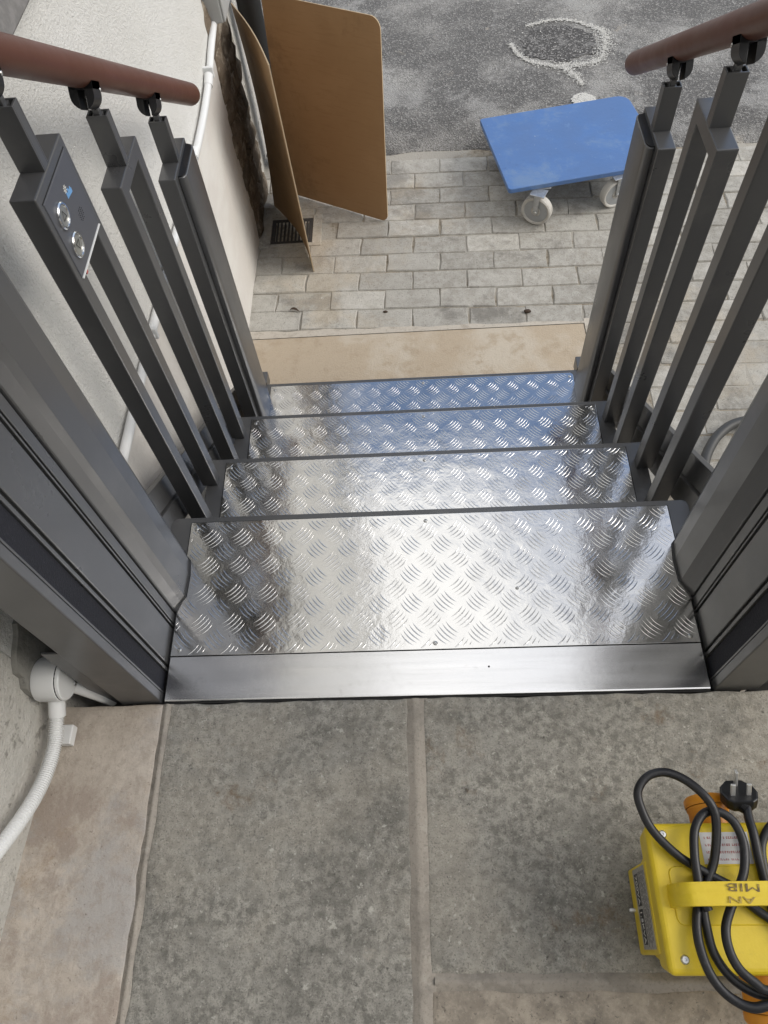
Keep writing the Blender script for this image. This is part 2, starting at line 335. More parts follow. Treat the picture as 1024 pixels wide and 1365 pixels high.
ANG = -.035; ca, sa = math.cos(ANG), math.sin(ANG)
PX, PY = .2165, .1045
OX, OY = -.131, 1.652
for row in range(-13, 11):
    for c in range(-5, 10):
        u = (c + .5 * (row % 2 == 0)) * PX - .1085 + (.0 if row >= 0 else .03 * math.sin(row * 2.1)); vv = (row + .5) * PY
        x = OX + ca * u - sa * vv; y = OY + sa * u + ca * vv
        if x < -.80 or y > tar_edge(x) - .05: continue
        if x < .77 and y < 1.66: continue
        if row < 0 and x > 1.62: continue
        if x > 1.95 or y < .35: continue
        if abs(x + .522) < .15 and abs(y - 2.245) < .10: continue      # the gully grate
        b = bpy.data.objects.new('brick', blanks[rnd.randrange(9)]); COL.objects.link(b); b.parent = paving
        b.location = (x + rnd.uniform(-.002, .002), y + rnd.uniform(-.0015, .0015), ZG + rnd.uniform(-.0025, .002) - (.003 if row < 0 else 0))
        b.rotation_euler = (rnd.gauss(0, .006), rnd.gauss(0, .004), ANG + rnd.gauss(0, .008) + (math.pi if rnd.random() < .5 else 0))
# concrete pad under the lift
bm = bmesh.new(); bm_box(bm, (-.70, .02, ZG - .06), (.622, 1.629, ZG - .001))
pad = tag(obj('concrete_pad', bm, PAD, bevel=.003), kind='structure')
bm = bmesh.new(); NN = 60
for side in (0, 1):
    prev = None
    for i in range(NN + 1):
        t = i / NN; j = .003 * math.sin(31 * t) + .002 * math.sin(77 * t)
        if side == 0:
            x = -.70 + 1.345 * t; q = ((x, 1.6282, ZG + .001), (x, 1.653 - .02 * x + j, ZG + .0015), (x, 1.655 - .02 * x + j, ZG - .03))
        else:
            y = .02 + 1.632 * t; q = ((.6235, y, ZG + .001), (.646 + j, y, ZG + .001), (.648 + j, y, ZG - .03))
        cur = [bm.verts.new(p) for p in q]
        if prev:
            for k in range(2): bm.faces.new((prev[k], cur[k], cur[k + 1], prev[k + 1]))
        prev = cur
obj('mortar_edging', bm, PADM, pad)

# white sprayed ring on the tarmac
ringp = [(.528, 3.579), (.555, 3.479), (.613, 3.404), (.716, 3.358), (.816, 3.352), (.933, 3.376), (.989, 3.503), (1.0, 3.626), (.95, 3.69), (.841, 3.771), (.729, 3.779), (.626, 3.743)]
ringw = [.016, .018, .022, .028, .036, .044, .05, .04, .02, .016, .016, .016]
rpath = smooth_path([(a, b, wd) for (a, b), wd in zip(ringp, ringw)], 14)
tail = smooth_path([(.76, 3.34, .04), (.804, 3.263, .025), (.828, 3.184, .016)], 14)
bm = bmesh.new(); r2 = random.Random(11)
def fleck(x, y, s):
    n = r2.randint(5, 7); a0 = r2.random() * 6
    vs = [bm.verts.new((x + s * r2.uniform(.55, 1.1) * math.cos(a0 + 2 * math.pi * k / n), y + s * r2.uniform(.55, 1.1) * math.sin(a0 + 2 * math.pi * k / n), ZG + .0065 + .002 * r2.random())) for k in range(n)]
    bm.faces.new(vs)
for path in (rpath, tail):
    for p in path:
        for k in range(int(14 + 420 * p.z)):
            d = abs(r2.gauss(0, .62)); a = r2.random() * 6.28
            fleck(p.x + d * p.z * math.cos(a), p.y + d * p.z * math.sin(a), r2.uniform(.0014, .0046))
for k in range(230):
    a = r2.random() * 6.28; d = .055 * math.sqrt(r2.random()); fleck(.818 + d * math.cos(a), 3.055 + .9 * d * math.sin(a), r2.uniform(.005, .011))
for k in range(60): fleck(r2.uniform(.5, 1.05), r2.uniform(3.3, 4.0), r2.uniform(.002, .006))
tag(obj('paint_ring', bm, CHALK), 'white spray painted ring with a short tail on the tarmac', 'road marking')

# ------------------------------------------------------------------ landing slabs
bm = bmesh.new(); bm_box(bm, (-1.0, -1.6, ZG - .05), (3.0, -.0025, -.0135))
landing = tag(obj('landing', bm, JOINT), kind='structure')
def slab(x0, x1, y0, y1, m, jit=.004, seed=0, top=0.):
    bm = bmesh.new(); pts = []
    def edge(a, b):
        n = max(3, int((Vector(b) - Vector(a)).length / .022))
        for k in range(n):
            t = k / n; p = Vector(a).lerp(Vector(b), t); q = Vector((p.x * 16 + seed * 9, p.y * 16, seed)); j = noise.noise(q) + .5 * noise.noise(q * 3.1)
            d = (Vector(b) - Vector(a)).normalized(); pts.append((p.x - d.y * j * jit, p.y + d.x * j * jit))
    edge((x0, y0), (x1, y0)); edge((x1, y0), (x1, y1)); edge((x1, y1), (x0, y1)); edge((x0, y1), (x0, y0))
    cx, cy = (x0 + x1) / 2, (y0 + y1) / 2
    def ins(p, d):
        vx, vy = cx - p[0], cy - p[1]; return (p[0] + d * max(-1, min(1, vx * 30)), p[1] + d * max(-1, min(1, vy * 30)))
    rings = [[bm.verts.new((p[0], p[1], -.03)) for p in pts], [bm.verts.new((p[0], p[1], top - .0022)) for p in pts],
             [bm.verts.new((*ins(p, .003), top - .0008)) for p in pts], [bm.verts.new((*ins(p, .009), top)) for p in pts]]
    n = len(pts)
    for a, b in zip(rings, rings[1:]):
        for i in range(n): bm.faces.new((a[i], a[(i + 1) % n], b[(i + 1) % n], b[i]))
    bm.faces.new(rings[-1]); return obj('slab', bm, m, landing)
slab(-.745, -.504, -.78, -.0045, SLABP, .004, 1)
slab(-.490, -.046, -.90, -.0045, SLABG, .004, 2)
slab(-.017, 1.15, -.436, -.0045, SLABG, .004, 3)
slab(-.017, .62, -.95, -.458, SLABM, .005, 6)
slab(.635, 1.3, -.95, -.458, SLABG, .005, 7)
# raised pointing strips in the two wide joints
def pointing(pts, w_, seed):
    bm = bmesh.new(); prev = None
    for i in range(len(pts)):
        p = Vector(pts[i]); d = (Vector(pts[min(i + 1, len(pts) - 1)]) - Vector(pts[max(i - 1, 0)])).normalized(); s = Vector((-d.y, d.x, 0))
        j = .0022 * noise.noise(Vector((p.x * 30, p.y * 30, seed)))
        row = [bm.verts.new(p + s * (k * w_ + j) + Vector((0, 0, h))) for k, h in ((-1.6, -.012), (-1.3, -.0016), (-.52, -.0018), (-.36, .0006 + j * .4), (0, .0018), (.36, .0006 - j * .4), (.52, -.0018), (1.3, -.0016), (1.6, -.012))]
        if prev:
            for k in range(8): bm.faces.new((prev[k], row[k], row[k + 1], prev[k + 1]))
        prev = row
    return obj('mortar_joint', bm, JOINT, landing, smooth=True)
pointing([(-.0315, -.004 - .02 * i, 0) for i in range(45)], .0165, 1)
pointing([(-.496, -.004 - .02 * i, 0) for i in range(38)], .009, 2)
pointing([(-.012 + .02 * i, -.447, 0) for i in range(60)], .012, 3)

# ------------------------------------------------------------------ house
house = thing('house', 'pale rough rendered house wall with a bare stone corner, left of the steps', 'house')
def wx(y): # inner face of the side wall
    P_ = [(-1.6, -.75), (-.5, -.728), (0, -.704), (.35, -.684), (1.6, -.660), (2.6, -.658)]
    for (a, b), (c, d) in zip(P_, P_[1:]):
        if y <= c: return b + (d - b) * (y - a) / (c - a)
    return P_[-1][1]
def wall_piece(name, y0, y1, z0, z1, m, off=0., ny=30, nz=12, wob=.002, wavy_top=0, wavy_end=0, wavy_start=0):
    bm = bmesh.new(); g = []
    for i in range(ny + 1):
        col = []
        for k in range(nz + 1):
            tz = k / nz; zz = z0 + (z1 - z0) * tz
            ye = y1 + wavy_end * noise.noise(Vector((zz * 9, 3, 1))) + .4 * wavy_end * noise.noise(Vector((zz * 31, 3, 1)))
            ys = y0 + wavy_start * noise.noise(Vector((zz * 9, 7, 1)))
            yy = ys + (ye - ys) * i / ny
            if k == nz: zz += wavy_top * noise.noise(Vector((yy * 12, 0, 5)))
            col.append(bm.verts.new((wx(yy) + off + wob * noise.noise(Vector((yy * 4, zz * 4, 2))), yy, zz)))
        g.append(col)
    for i in range(ny):
        for k in range(nz): bm.faces.new((g[i][k], g[i + 1][k], g[i + 1][k + 1], g[i][k + 1]))
    # returns into the wall
    def ret(line):
        b = [bm.verts.new((v.co.x - .03 - off, v.co.y, v.co.z)) for v in line]
        for i in range(len(line) - 1): bm.faces.new((line[i], line[i + 1], b[i + 1], b[i]))
    ret([c[0] for c in g]); ret([c[-1] for c in g]); ret(g[0]); ret(g[-1])
    return obj(name, bm, m, house, smooth=40)
HT = 5.35                                   # eaves height above the landing
def core(y0, y1, z0, z1):
    ys = [y0] + [y for y in (-.5, 0, .35, 1.6) if y0 < y < y1] + [y1]
    prism('wall_core', [(wx(y) - .05, y) for y in ys] + [(-1.6, y1), (-1.6, y0)], 'z', z0, z1, LIME, house)
WY0, WY1, WZ0, WZ1 = -.40, 1.16, .80, 1.95    # window opening over the sill
core(-1.9, 2.86, ZG - .1, WZ0); core(-1.9, 2.86, WZ1, HT); core(-1.9, WY0, WZ0, WZ1); core(WY1, 2.86, WZ0, WZ1)
wall_piece('upper_render', .02, 2.215, .03, WZ0, REND, .004, 60, 14, .006, wavy_end=.02)
wall_piece('upper_render', WY1, 2.215, WZ0 + .001, WZ1, REND, .004, 30, 14, .006, wavy_end=.02)
wall_piece('upper_render', -1.6, 2.84, WZ1 + .001, HT, REND, .004, 60, 20, .006)
wall_piece('upper_render', -1.6, .019, .30, WZ0, REND, .002, 20, 8, .004)
wall_piece('upper_render', -1.6, WY0, WZ0 + .001, WZ1, REND, .002, 10, 8, .004)
GLASS = mat('dark_window_glass', (.012, .015, .02), .05, spec=.8)
WFR = mat('white_window_frame', (.55, .55, .54), .45)
bm = bmesh.new()
for lo, hi in (((WY0, WZ0 + .05), (WY0 + .06, WZ1)), ((WY1 - .06, WZ0 + .05), (WY1, WZ1)), ((WY0 + .06, WZ1 - .06), (WY1 - .06, WZ1)), ((WY0 + .06, WZ0 + .05), (WY1 - .06, WZ0 + .11)), ((.35, WZ0 + .11), (.40, WZ1 - .06))):
    bm_box(bm, (-.86, lo[0], lo[1]), (-.80, hi[0], hi[1]))
win = obj('window', bm, WFR, house, .004)
for y0_, y1_ in ((WY0 + .06, .35), (.40, WY1 - .06)): box('pane', (-.84, y0_, WZ0 + .11), (-.832, y1_, WZ1 - .06), GLASS, win)
prism('gutter', [(-.70, HT - .02), (-.57, HT - .02), (-.555, HT + .01), (-.555, HT + .09), (-.70, HT + .09)], 'y', -1.9, 2.95, DARKV, house)
wall_piece('plinth_render', .02, 2.205, ZG - .02, .03, REND2, .001, 60, 20, .006, wavy_end=.03)
wall_piece('landing_render', -1.6, .018, -.1, .30, REND3, .004, 50, 12, .008)
# cement patch behind the junction box
bm = bmesh.new(); pts = []
for k in range(40):
    a = 2 * math.pi * k / 40; rr = 1 + .22 * noise.noise(Vector((math.cos(a) * 2.2, math.sin(a) * 2.2, 4))) + .12 * noise.noise(Vector((math.cos(a) * 7, math.sin(a) * 7, 4)))
    pts.append((.085 + .100 * rr * math.cos(a), .11 + .118 * rr * math.sin(a)))
pv = [bm.verts.new((wx(p[0]) + .012, p[0], p[1])) for p in pts]; pb = [bm.verts.new((wx(p[0]) - .01, p[0], p[1])) for p in pts]
bm.faces.new(pv)
for i in range(40): bm.faces.new((pv[i], pv[(i + 1) % 40], pb[(i + 1) % 40], pb[i]))
obj('cement_patch', bm, CEMENT, house)
# rubble stones of the stripped corner
z = ZG - .02; r2 = random.Random(5); row = 0
while z < WZ1 - .03:
    hh = r2.uniform(.06, .115); ya = 2.195 + r2.uniform(-.02, .02)
    ends = [ya, ya + r2.uniform(.13, .24), 2.55 + r2.uniform(-.015, .02)]
    for y0, y1 in zip(ends, ends[1:]):
        bm = bmesh.new(); bmesh.ops.create_cube(bm, size=1); bmesh.ops.subdivide_edges(bm, edges=bm.edges[:], cuts=3, use_grid_fill=True)
        for vtx in bm.verts:
            c = vtx.co; d = c.normalized() * .62; c = c.lerp(Vector((d.x, d.y, d.z)), .38)
            p = Vector((-.70 + c.x * .10 + r2.uniform(-.003, .003), (y0 + y1) / 2 + c.y * (y1 - y0) * 1.02, z + hh / 2 + c.z * hh * 1.04))
            nn = noise.noise(p * 14) * .014 + noise.noise(p * 45) * .005; vtx.co = p + Vector((nn, nn * .6, noise.noise(p * 17 + Vector((5, 5, 5))) * .007))
        obj('stone', bm, STONE, house, smooth=45)
    z += hh
# pale mortar arris past the stones
wall_piece('corner_mortar', 2.545, 2.60, ZG - .02, WZ1, LIME, -.012, 3, 60, .02, wavy_end=.02, wavy_start=.02)
wall_piece('corner_render', 2.60, 2.84, ZG - .02, WZ1, REND3, -.02, 8, 40, .01, wavy_start=.02)
# projecting grey window sill high on the wall
bm = bmesh.new(); bm_prism(bm, [(-.85, .775), (-.622, .768), (-.618, .775), (-.62, .83), (-.85, .848)], 'y', -.48, 1.21)
obj('window_sill', bm, SILLC, house, .004)
# house front behind the landing
bm = bmesh.new(); bm_box(bm, (-1.6, -1.95, ZG - .1), (4.5, -1.65, 4.6)); obj('front_wall', bm, REND, house)

# ------------------------------------------------------------------ step lift
lift = thing('step_lift', 'dark grey metal step lift with four checker plate treads and brown handrails', 'step lift')
ZP = .0035                                     # plate top above tread frame
def d_notch(s): # tower profile on the inner side (x, y)
    return [(s * .508, .183), (s * .4985, .203), (s * .4915, .214), (s * .4900, .262), (s * .4940, .296), (s * .503, .312), (s * .512, .318)]
def in_poly(p, poly):
    c = False; n = len(poly)
    for i in range(n):
        a, b = poly[i], poly[(i + 1) % n]
        if (a[1] > p[1]) != (b[1] > p[1]) and p[0] < (b[0] - a[0]) * (p[1] - a[1]) / (b[1] - a[1]) + a[0]: c = not c
    return c
def pattern(poly, y0, y1, z, parent, ox=0, oy=0):
    bm = bmesh.new(); P = .0645; Lb, sp, wd, ht = .0435, .0080, .0016, .00045
    ny = int((y1 - y0) / P) + 3
    for gi in range(-10, 11):
        for gj in range(-2, 2 * ny):
            for typ in (0, 1):
                cx = (gi + .5 * typ) * P + ox; cy = y0 + (gj + .5 * typ) * P + oy
                if cy < y0 - .03 or cy > y1 + .03: continue
                th = R(44) if typ == 0 else R(-46)
                dx, dy = math.cos(th), math.sin(th); nx, ny_ = -dy, dx
                for k in range(5):
                    off = (k - 2) * sp; ln = Lb * (1 - .10 * abs(k - 2))
                    rows = []
                    bend = .0028
                    for s in range(6):
                        t = -1 + 2 * s / 5; a = t * ln / 2; bo = off + bend * (1 - t * t) * -1
                        wv = wd * math.sqrt(max(.02, 1 - t * t * .98))
                        rows.append([(cx + dx * a + nx * (bo + q * wv), cy + dy * a + ny_ * (bo + q * wv), z + (ht * (1 - .85 * t * t) if q == 0 else (ht * .62 * (1 - t * t) if abs(q) < .9 else -.0003))) for q in (-1, -.5, 0, .5, 1)])
                    kept = [in_poly(r_[2], poly) for r_ in rows]
                    rows = [r_ for r_, kk in zip(rows, kept) if kk]
                    if len(rows) < 2: continue
                    vs = [[bm.verts.new(p) for p in r_] for r_ in rows]
                    for a, b in zip(vs, vs[1:]):
                        for q in range(4): bm.faces.new((a[q], a[q + 1], b[q + 1], b[q]))
    o = obj('raised_pattern', bm, ALU, parent, smooth=True); o['kind'] = 'stuff'; return o
def screw(x, y, z, parent, r=.0045):
    lathe('screw', [(0, .0022), (r * .35, .0022), (r * .38, .0012), (r * .5, .0012), (r * .55, .0024), (r * .85, .0018), (r, .0)], SCREW, parent, 14, Matrix.Translation((x, y, z)))
for k in range(4):
    z = -RISE * k; far = .401 + GO * k; near = .0885 if k == 0 else far - GO - .0
    y1 = far - .0145
    if k == 0:
        poly = [(-.5035, .0885)] + [(a - .0 + .004 * 1, b) for a, b in d_notch(-1)][:6] + [(-.5, .312), (-.5, y1), (.5, y1), (.5, .312)] + [(a - .004, b) for a, b in d_notch(1)][:6][::-1] + [(.5035, .0885)]
        poly = [(-.5035, .0885), (-.5035, .178)] + [(a + .0035, b) for a, b in d_notch(-1)[1:5]] + [(-.4965, .303), (-.5, .306), (-.5, y1), (.5, y1), (.5, .306), (.4965, .303)] + [(a - .0035, b) for a, b in d_notch(1)[1:5]][::-1] + [(.5035, .178), (.5035, .0885)]
        bm = bmesh.new()
        c = .012
        bm_prism(bm, [(-.507, .0875), (.507, .0875), (.507, .32), (.545, .32), (.545, far - c), (.545 - c * .3, far - c * .3), (.545 - c, far), (-.545 + c, far), (-.545 + c * .3, far - c * .3), (-.545, far - c), (-.545, .32), (-.507, .32)], 'z', z - .055, z)
        frame = obj('tread', bm, PAINT, lift, .0015)
    else:
        poly = [(-.5, near + .012), (-.5, y1), (.5, y1), (.5, near + .012)]
        xe = .545 if k < 3 else .532
        bm = bmesh.new(); bm_prism(bm, round_poly(2 * xe, far - near + .02, .006, 3, 0, (far + near - .02) / 2), 'z', z - .055, z); frame = obj('tread', bm, PAINT, lift, .0015)
        if k == 3:
            c = .018; poly = [(-.5, near + .012), (-.5, near + .07), (-.497, near + .072), (-.497, near + .088), (-.5, near + .09), (-.5, y1), (.5 - .007, y1), (.5, y1 - .007), (.5, near + .09), (.494, near + .086), (.494, near + .06), (.5, near + .056), (.5, near + .012)]
    prism('plate_gap', [(p[0] * 1.0042, p[1] + (.0021 if p[1] > (near + far) / 2 else -.0018)) for p in poly], 'z', z - .001, z + .0005, GAPBLACK, frame)  # black sheet, slightly oversize, painting the shaded gap round the plate
    pl = prism('tread_plate', poly, 'z', z + .0002, z + ZP, ALU, frame, .0007)
    # pattern kept a hair inside the plate edge
    cxm, cym = 0, (near + far) / 2
    pin = [(p[0] * .9965, cym + (p[1] - cym) * .988) for p in poly]
    pattern(pin, near, far, z + ZP, frame, .013 * k, .009 * k)
    zz = z + ZP
    for x in (-.487, .003 * k, .487): screw(x, y1 - .016, zz, frame)
    if k == 0:
        for x in (-.487, .01, .487): screw(x, near + .012, zz, frame)
        for (x, y, s) in ((.175, .21, .0035),): screw(x, y, zz, frame, s)
    # riser under the tread
    if k: box('riser', (-.53, near - .04, z - .004), (.53, near - .034, z + RISE - .05), PAINT, lift)
box('base_frame', (-.52, .06, ZG - .0005), (.52, 1.225, -3 * RISE - .058), PAINT, lift, .004)

# threshold plate with shallow extruded ridges
bm = bmesh.new()
prof = [(.0006, -.016), (.0004, -.0012), (.0012, .0004), (.0035, .0011)]
prof += [(.0862, .0034), (.0868, -.016)]
bm_prism(bm, prof, 'x', -.5025, .5025)
thr = obj('threshold_plate', bm, ALU2, lift)
r2 = random.Random(3)
for (x, y) in ((.108, .052),):
    lathe('rivet', [(0, .0006), (.0015, .0004), (.0018, 0)], GAPBLACK, thr, 10, Matrix.Translation((x, y, .0035)))

prism('threshold_gap_shade', [(-.0034, -.02), (-.0006, -.02), (-.0004, -.0022), (-.0034, -.003)], 'x', -.503, .503, GAPBLACK, lift)  # added dark strip: paints the shaded gap along the threshold front
# towers
TZ0, TZ1 = -.012, 1.02
for s in (-1, 1):
    tw = thing('tower', None, None); tw.parent = lift; tw.name = 'tower'
    del_ = None
    def bx_(name, xa, xb, ya, yb, za, zb, m, bev=.0015):
        return box(name, (min(s * xa, s * xb), ya, za), (max(s * xa, s * xb), yb, zb), m, tw, bev)
    bx_('front_frame', .5095, .588, .0, .018, TZ0, TZ1, PAINT, .002)
    bx_('frame_lip', .5095, .5135, .0185, .0225, TZ0, TZ1, PAINT, .001)
    bx_('brush_strip', .5125, .54, .0228, .0610, TZ0, TZ1, BRUSH, 0)
    bx_('frame_lip', .5085, .54, .0620, .0685, TZ0, TZ1, PAINT, .001)
    bx_('dark_gap', .5135, .54, .0686, .0752, TZ0, TZ1, GAPBLACK, 0)  # near-black filler, groove shade put into the colour; same for those below
    bx_('inner_panel', .5092, .54, .0755, .1485, TZ0, TZ1, PAINT, .002)
    bx_('dark_gap', .5145, .54, .1486, .1528, TZ0, TZ1, GAPBLACK, 0)
    bx_('trim_bead', .5088, .54, .153, .1565, TZ0, TZ1, PAINT, .001)
    bx_('dark_gap', .5145, .54, .1566, .1598, TZ0, TZ1, GAPBLACK, 0)
    bx_('trim_bead', .5088, .54, .160, .1788, TZ0, TZ1, PAINT, .001)
    bx_('dark_gap', .513, .54, .1789, .1826, TZ0, TZ1, GAPBLACK, 0)
    prof = d_notch(s) + [(s * .56, .318), (s * .56, .183)]
    prism('rounded_cover', prof, 'z', -.006, TZ1, PAINT, tw, .003)
    bx_('tower_core', .541, .586, .0185, .319, ZG, TZ1 - .004, PAINT, 0)
    bx_('back_plate', .590, .634, .012, .016, -.3, .235, PAINT, .001)
    # sloped side stringer, two bands parallel to the stairs
    sl_ = RISE / GO * 1.07
    def band(name, xa, xb, t0, t1, m):
        y0, y1 = .33, 1.16; z0 = lambda y: .048 - sl_ * (y - .46)
        poly = [(y0, z0(y0) + t0), (y1, z0(y1) + t0), (y1, z0(y1) + t1), (y0, z0(y0) + t1)]
        prism(name, poly, 'x', min(s * xa, s * xb), max(s * xa, s * xb), m, lift, .0015)
    band('side_stringer', .572, .586, -.078, 0.0, PAINT)
    band('lower_stringer', .566, .584, -.165, -.082, PAINT)
    # balustrade modules standing on treads 2 to 4
    rail_z = lambda y: .673 - .645 * (y - .895)
    for k in (1, 2, 3):
        y0 = .478 + GO * (k - 1); zt = .732 - RISE * (k - 1); zb = -RISE * k
        xa, xb = .516, .554
        ylen = .155
        bm = bmesh.new()
        ybars = ((y0, y0 + .031), (y0 + ylen - .031, y0 + ylen))
        # inverted U as one welded profile in the y-z plane
        th = .03 if k != 1 else .03
        if k < 3:
            poly = [(y0, zb), (y0 + .031, zb), (y0 + .031, zt - th), (y0 + ylen - .031, zt - th), (y0 + ylen - .031, zb), (y0 + ylen, zb), (y0 + ylen, zt), (y0, zt)]
        else:
            poly = [(y0, zb), (y0 + ylen, zb), (y0 + ylen, zt), (y0, zt)]
        bm_prism(bm, poly, 'x', min(s * xa, s * xb), max(s * xa, s * xb))
        fr = obj('baluster_frame', bm, PAINT, lift, .0022)
        # hollow stem with a pivoting rail bracket
        ys_, ye_ = y0 + .062, y0 + .084; zs = zt + .094
        x0_, x1_ = min(s * (xa + .0005), s * (xb - .0005)), max(s * (xa + .0005), s * (xb - .0005)); tk = .003
        bm = bmesh.new()
        for (a, b, c, d) in ((x0_, x1_, ys_, ys_ + tk), (x0_, x1_, ye_ - tk, ye_), (x0_, x0_ + tk, ys_ + tk, ye_ - tk), (x1_ - tk, x1_, ys_ + tk, ye_ - tk)):
            bm_box(bm, (a, c, zt), (b, d, zs))
        xm = (x0_ + x1_) / 2
        bm_box(bm, (xm - .008, ys_ + tk, zt), (xm + .008, ye_ - tk, zs - .001))
        bm_box(bm, (x0_ + tk, ys_ + tk, zt), (x1_ - tk, ye_ - tk, zs - .012))
        obj('stem', bm, PAINT, fr, .0006)
        ym = (ys_ + ye_) / 2; zr = rail_z(ym)
        # clevis cup under the rail (profile across the rail, extruded along it)
        slope = math.atan(.645)
        top = .0; hw = .0205
        prof = []
        for i in range(9):
            a = math.pi * (1 + i / 8); prof.append((hw * math.cos(a) * (1 if True else 1), -.030 + .022 * math.sin(a)))
        outer = [(-hw, -.012)] + prof + [(hw, -.012)]
        M = frame_m((xm, ym, zr - .004), (1, 0, 0), (0, math.cos(slope), -math.sin(slope)), (0, math.sin(slope), math.cos(slope)))
        bm = bmesh.new()
        for sx in (-1, 1):
            half = [(sx * hw, -.010)] + [(sx * hw * math.cos(a), -.032 - .021 * math.sin(a)) for a in [R(10 * q) for q in range(0, 8)]] + [(sx * .0065, -.053), (sx * .0065, -.010)]
            bm_prism(bm, half, 'y', -.017, .017)
        bm_box(bm, (-hw, -.017, -.024), (hw, .017, -.006))
        bmesh.ops.transform(bm, matrix=M, verts=bm.verts[:])
        obj('rail_bracket', bm, BLACKP, fr, .0015)
        box('pivot_link', (xm - .0055, ym - .006, zs - .03), (xm + .0055, ym + .006, zr - .018), PAINT, fr, .001)
        # rivets
        lathe('rivet', [(0, .001), (.002, .001), (.003, 0)], SCREW, fr, 10, frame_m((xm + hw + .0003 if s < 0 else xm - hw - .0003, ym, zr - .032), (0, 1, 0), (0, 0, 1), (1 if s < 0 else -1, 0, 0)))
        if k == 3:   # rounded end cover on the inner side of the last frame
            c0, c1 = y0 + .022, y0 + ylen - .004
            xi = .4975
            pr = [(s * .5155, c0), (s * .504, c0 + .002), (s * .499, c0 + .010), (s * xi, c0 + .022), (s * xi, c1 - .018), (s * .500, c1 - .006), (s * .5155, c1)]
            prism('end_cover', pr, 'z', zb + .002, zt - .012, PAINT, fr, .002, 50)
            prism('cover_cap', [(p[0] + s * .003, p[1] + (.003 if i < 3 else -.003 if i > 3 else 0)) for i, p in enumerate(pr)], 'z', zt - .0118, zt - .0095, BLACKP, fr)
            box('foot_bracket', (min(s * .515, s * .55), y0 + ylen + .045, zb - .035), (max(s * .515, s * .55), y0 + ylen + .095, zb + .012), PAINT, lift, .002)
        if k == 1 and s < 0:  # call panel in the top of the first left frame
            xp = -.5175
            cp = box('control_panel', (xp - .03, y0 + .0315, zt - .15), (xp, y0 + ylen - .0315, zt - .0305), PAINT, lift, .001)
            face = box('panel_face', (xp - .001, y0 + .012, zt - .148), (xp + .0030, y0 + ylen - .012, zt - .017), PANELM, cp, .0015)
            xf = xp + .0031
            box('panel_groove', (xp + .0005, y0 + .0105, zt - .0165), (xp + .0020, y0 + ylen - .0105, zt - .0150), GAPBLACK, cp)
            X = lambda y, z: frame_m((xf, y, z), (0, 1, 0), (0, 0, 1), (1, 0, 0))
            for q, (yb, zb_) in enumerate(((.522, .673), (.521, .622))):
                lathe('button_rim', [(.0195, 0), (.0195, .003), (.0180, .0045), (.0160, .0045), (.0152, .0025)], BTNR, cp, 32, X(yb, zb_))
                lathe('button', [(0, .0028), (.0145, .0028), (.0155, .0018)], BTN, cp, 32, X(yb, zb_))
                bm = bmesh.new(); sg = 1 if q == 0 else -1; A = [(0, .0085 * sg), (-.0078, -.0055 * sg), (.0078, -.0055 * sg)]; B = [(0, .0062 * sg), (-.0056, -.0042 * sg), (.0056, -.0042 * sg)]
                va = [bm.verts.new((a, b, .0033)) for a, b in A]; vb = [bm.verts.new((a, b, .0033)) for a, b in B]
                for i in range(3): bm.faces.new((va[i], va[(i + 1) % 3], vb[(i + 1) % 3], vb[i]))
                bmesh.ops.transform(bm, matrix=X(yb, zb_), verts=bm.verts[:]); obj('arrow_symbol', bm, BLKT, cp)
            # small printed emblem: pale flake over a blue word-like block
            bm = bmesh.new()
            for a in range(4):
                th_ = a * math.pi / 4; c_, s_ = math.cos(th_), math.sin(th_)
                q = [bm.verts.new((.001 + dx * c_ - dy * s_ - .0035, dx * s_ + dy * c_ + .004, .0004)) for dx, dy in ((-.0062, -.0009), (.0062, -.0009), (.0062, .0009), (-.0062, .0009))]; bm.faces.new(q)
            bmesh.ops.transform(bm, matrix=X(.568, .682), verts=bm.verts[:]); obj('emblem_star', bm, WHTT, cp)
            bm = bmesh.new()
            for (a, b, c_, d) in ((-.012, -.006, -.0085, .0035), (-.0078, -.006, -.0055, .001), (-.0048, -.006, -.0018, .006), (-.001, -.006, .0035, .0025), (.0042, -.006, .0075, .004), (.0082, -.006, .0105, .0005)):
                bm_box(bm, (a, b, 0), (c_, d, .0003))
            bmesh.ops.transform(bm, matrix=X(.575, .676) @ Matrix.Rotation(R(-8), 4, 'Z'), verts=bm.verts[:]); obj('emblem_word', bm, LOGO, cp)
            bm = bmesh.new()
            for a in range(5):
                for b in range(5):
                    if (abs(a - 2) + abs(b - 2)) > 3: continue
                    bm_lathe(bm, [(0, .0003), (.0009, .0003), (.001, 0)], 8, X(.570 + a * .0042, .625 + b * .0042))
            o = obj('speaker_holes', bm, GAPBLACK, cp); o['kind'] = 'stuff'
            box('white_edge', (xp - .004, y0 + .014, zt - .1505), (xp + .0042, y0 + ylen - .014, zt - .1482), WPLAST, cp)
            box('red_mark', (xp - .0028, y0 + .035, zt - .160), (xp + .001, y0 + .0415, zt - .1506), REDT, cp)
    # handrail
    xm = s * .535
    ya, yb = -.05, 1.405
    pts = [(xm, ya, rail_z(ya))] + [(xm, ya + (yb - ya) * i / 14, rail_z(ya + (yb - ya) * i / 14)) for i in range(1, 14)]
    rr = .0255; pts += [(xm, yb - .012, rail_z(yb - .012)), (xm, yb - .004, rail_z(yb - .004)), (xm, yb, rail_z(yb))]
    nP = len(pts)
    tube('handrail', pts, rr, RAIL, lift, 28, rfun=lambda i: rr if i < nP - 2 else (rr * .93 if i == nP - 2 else rr * .72))

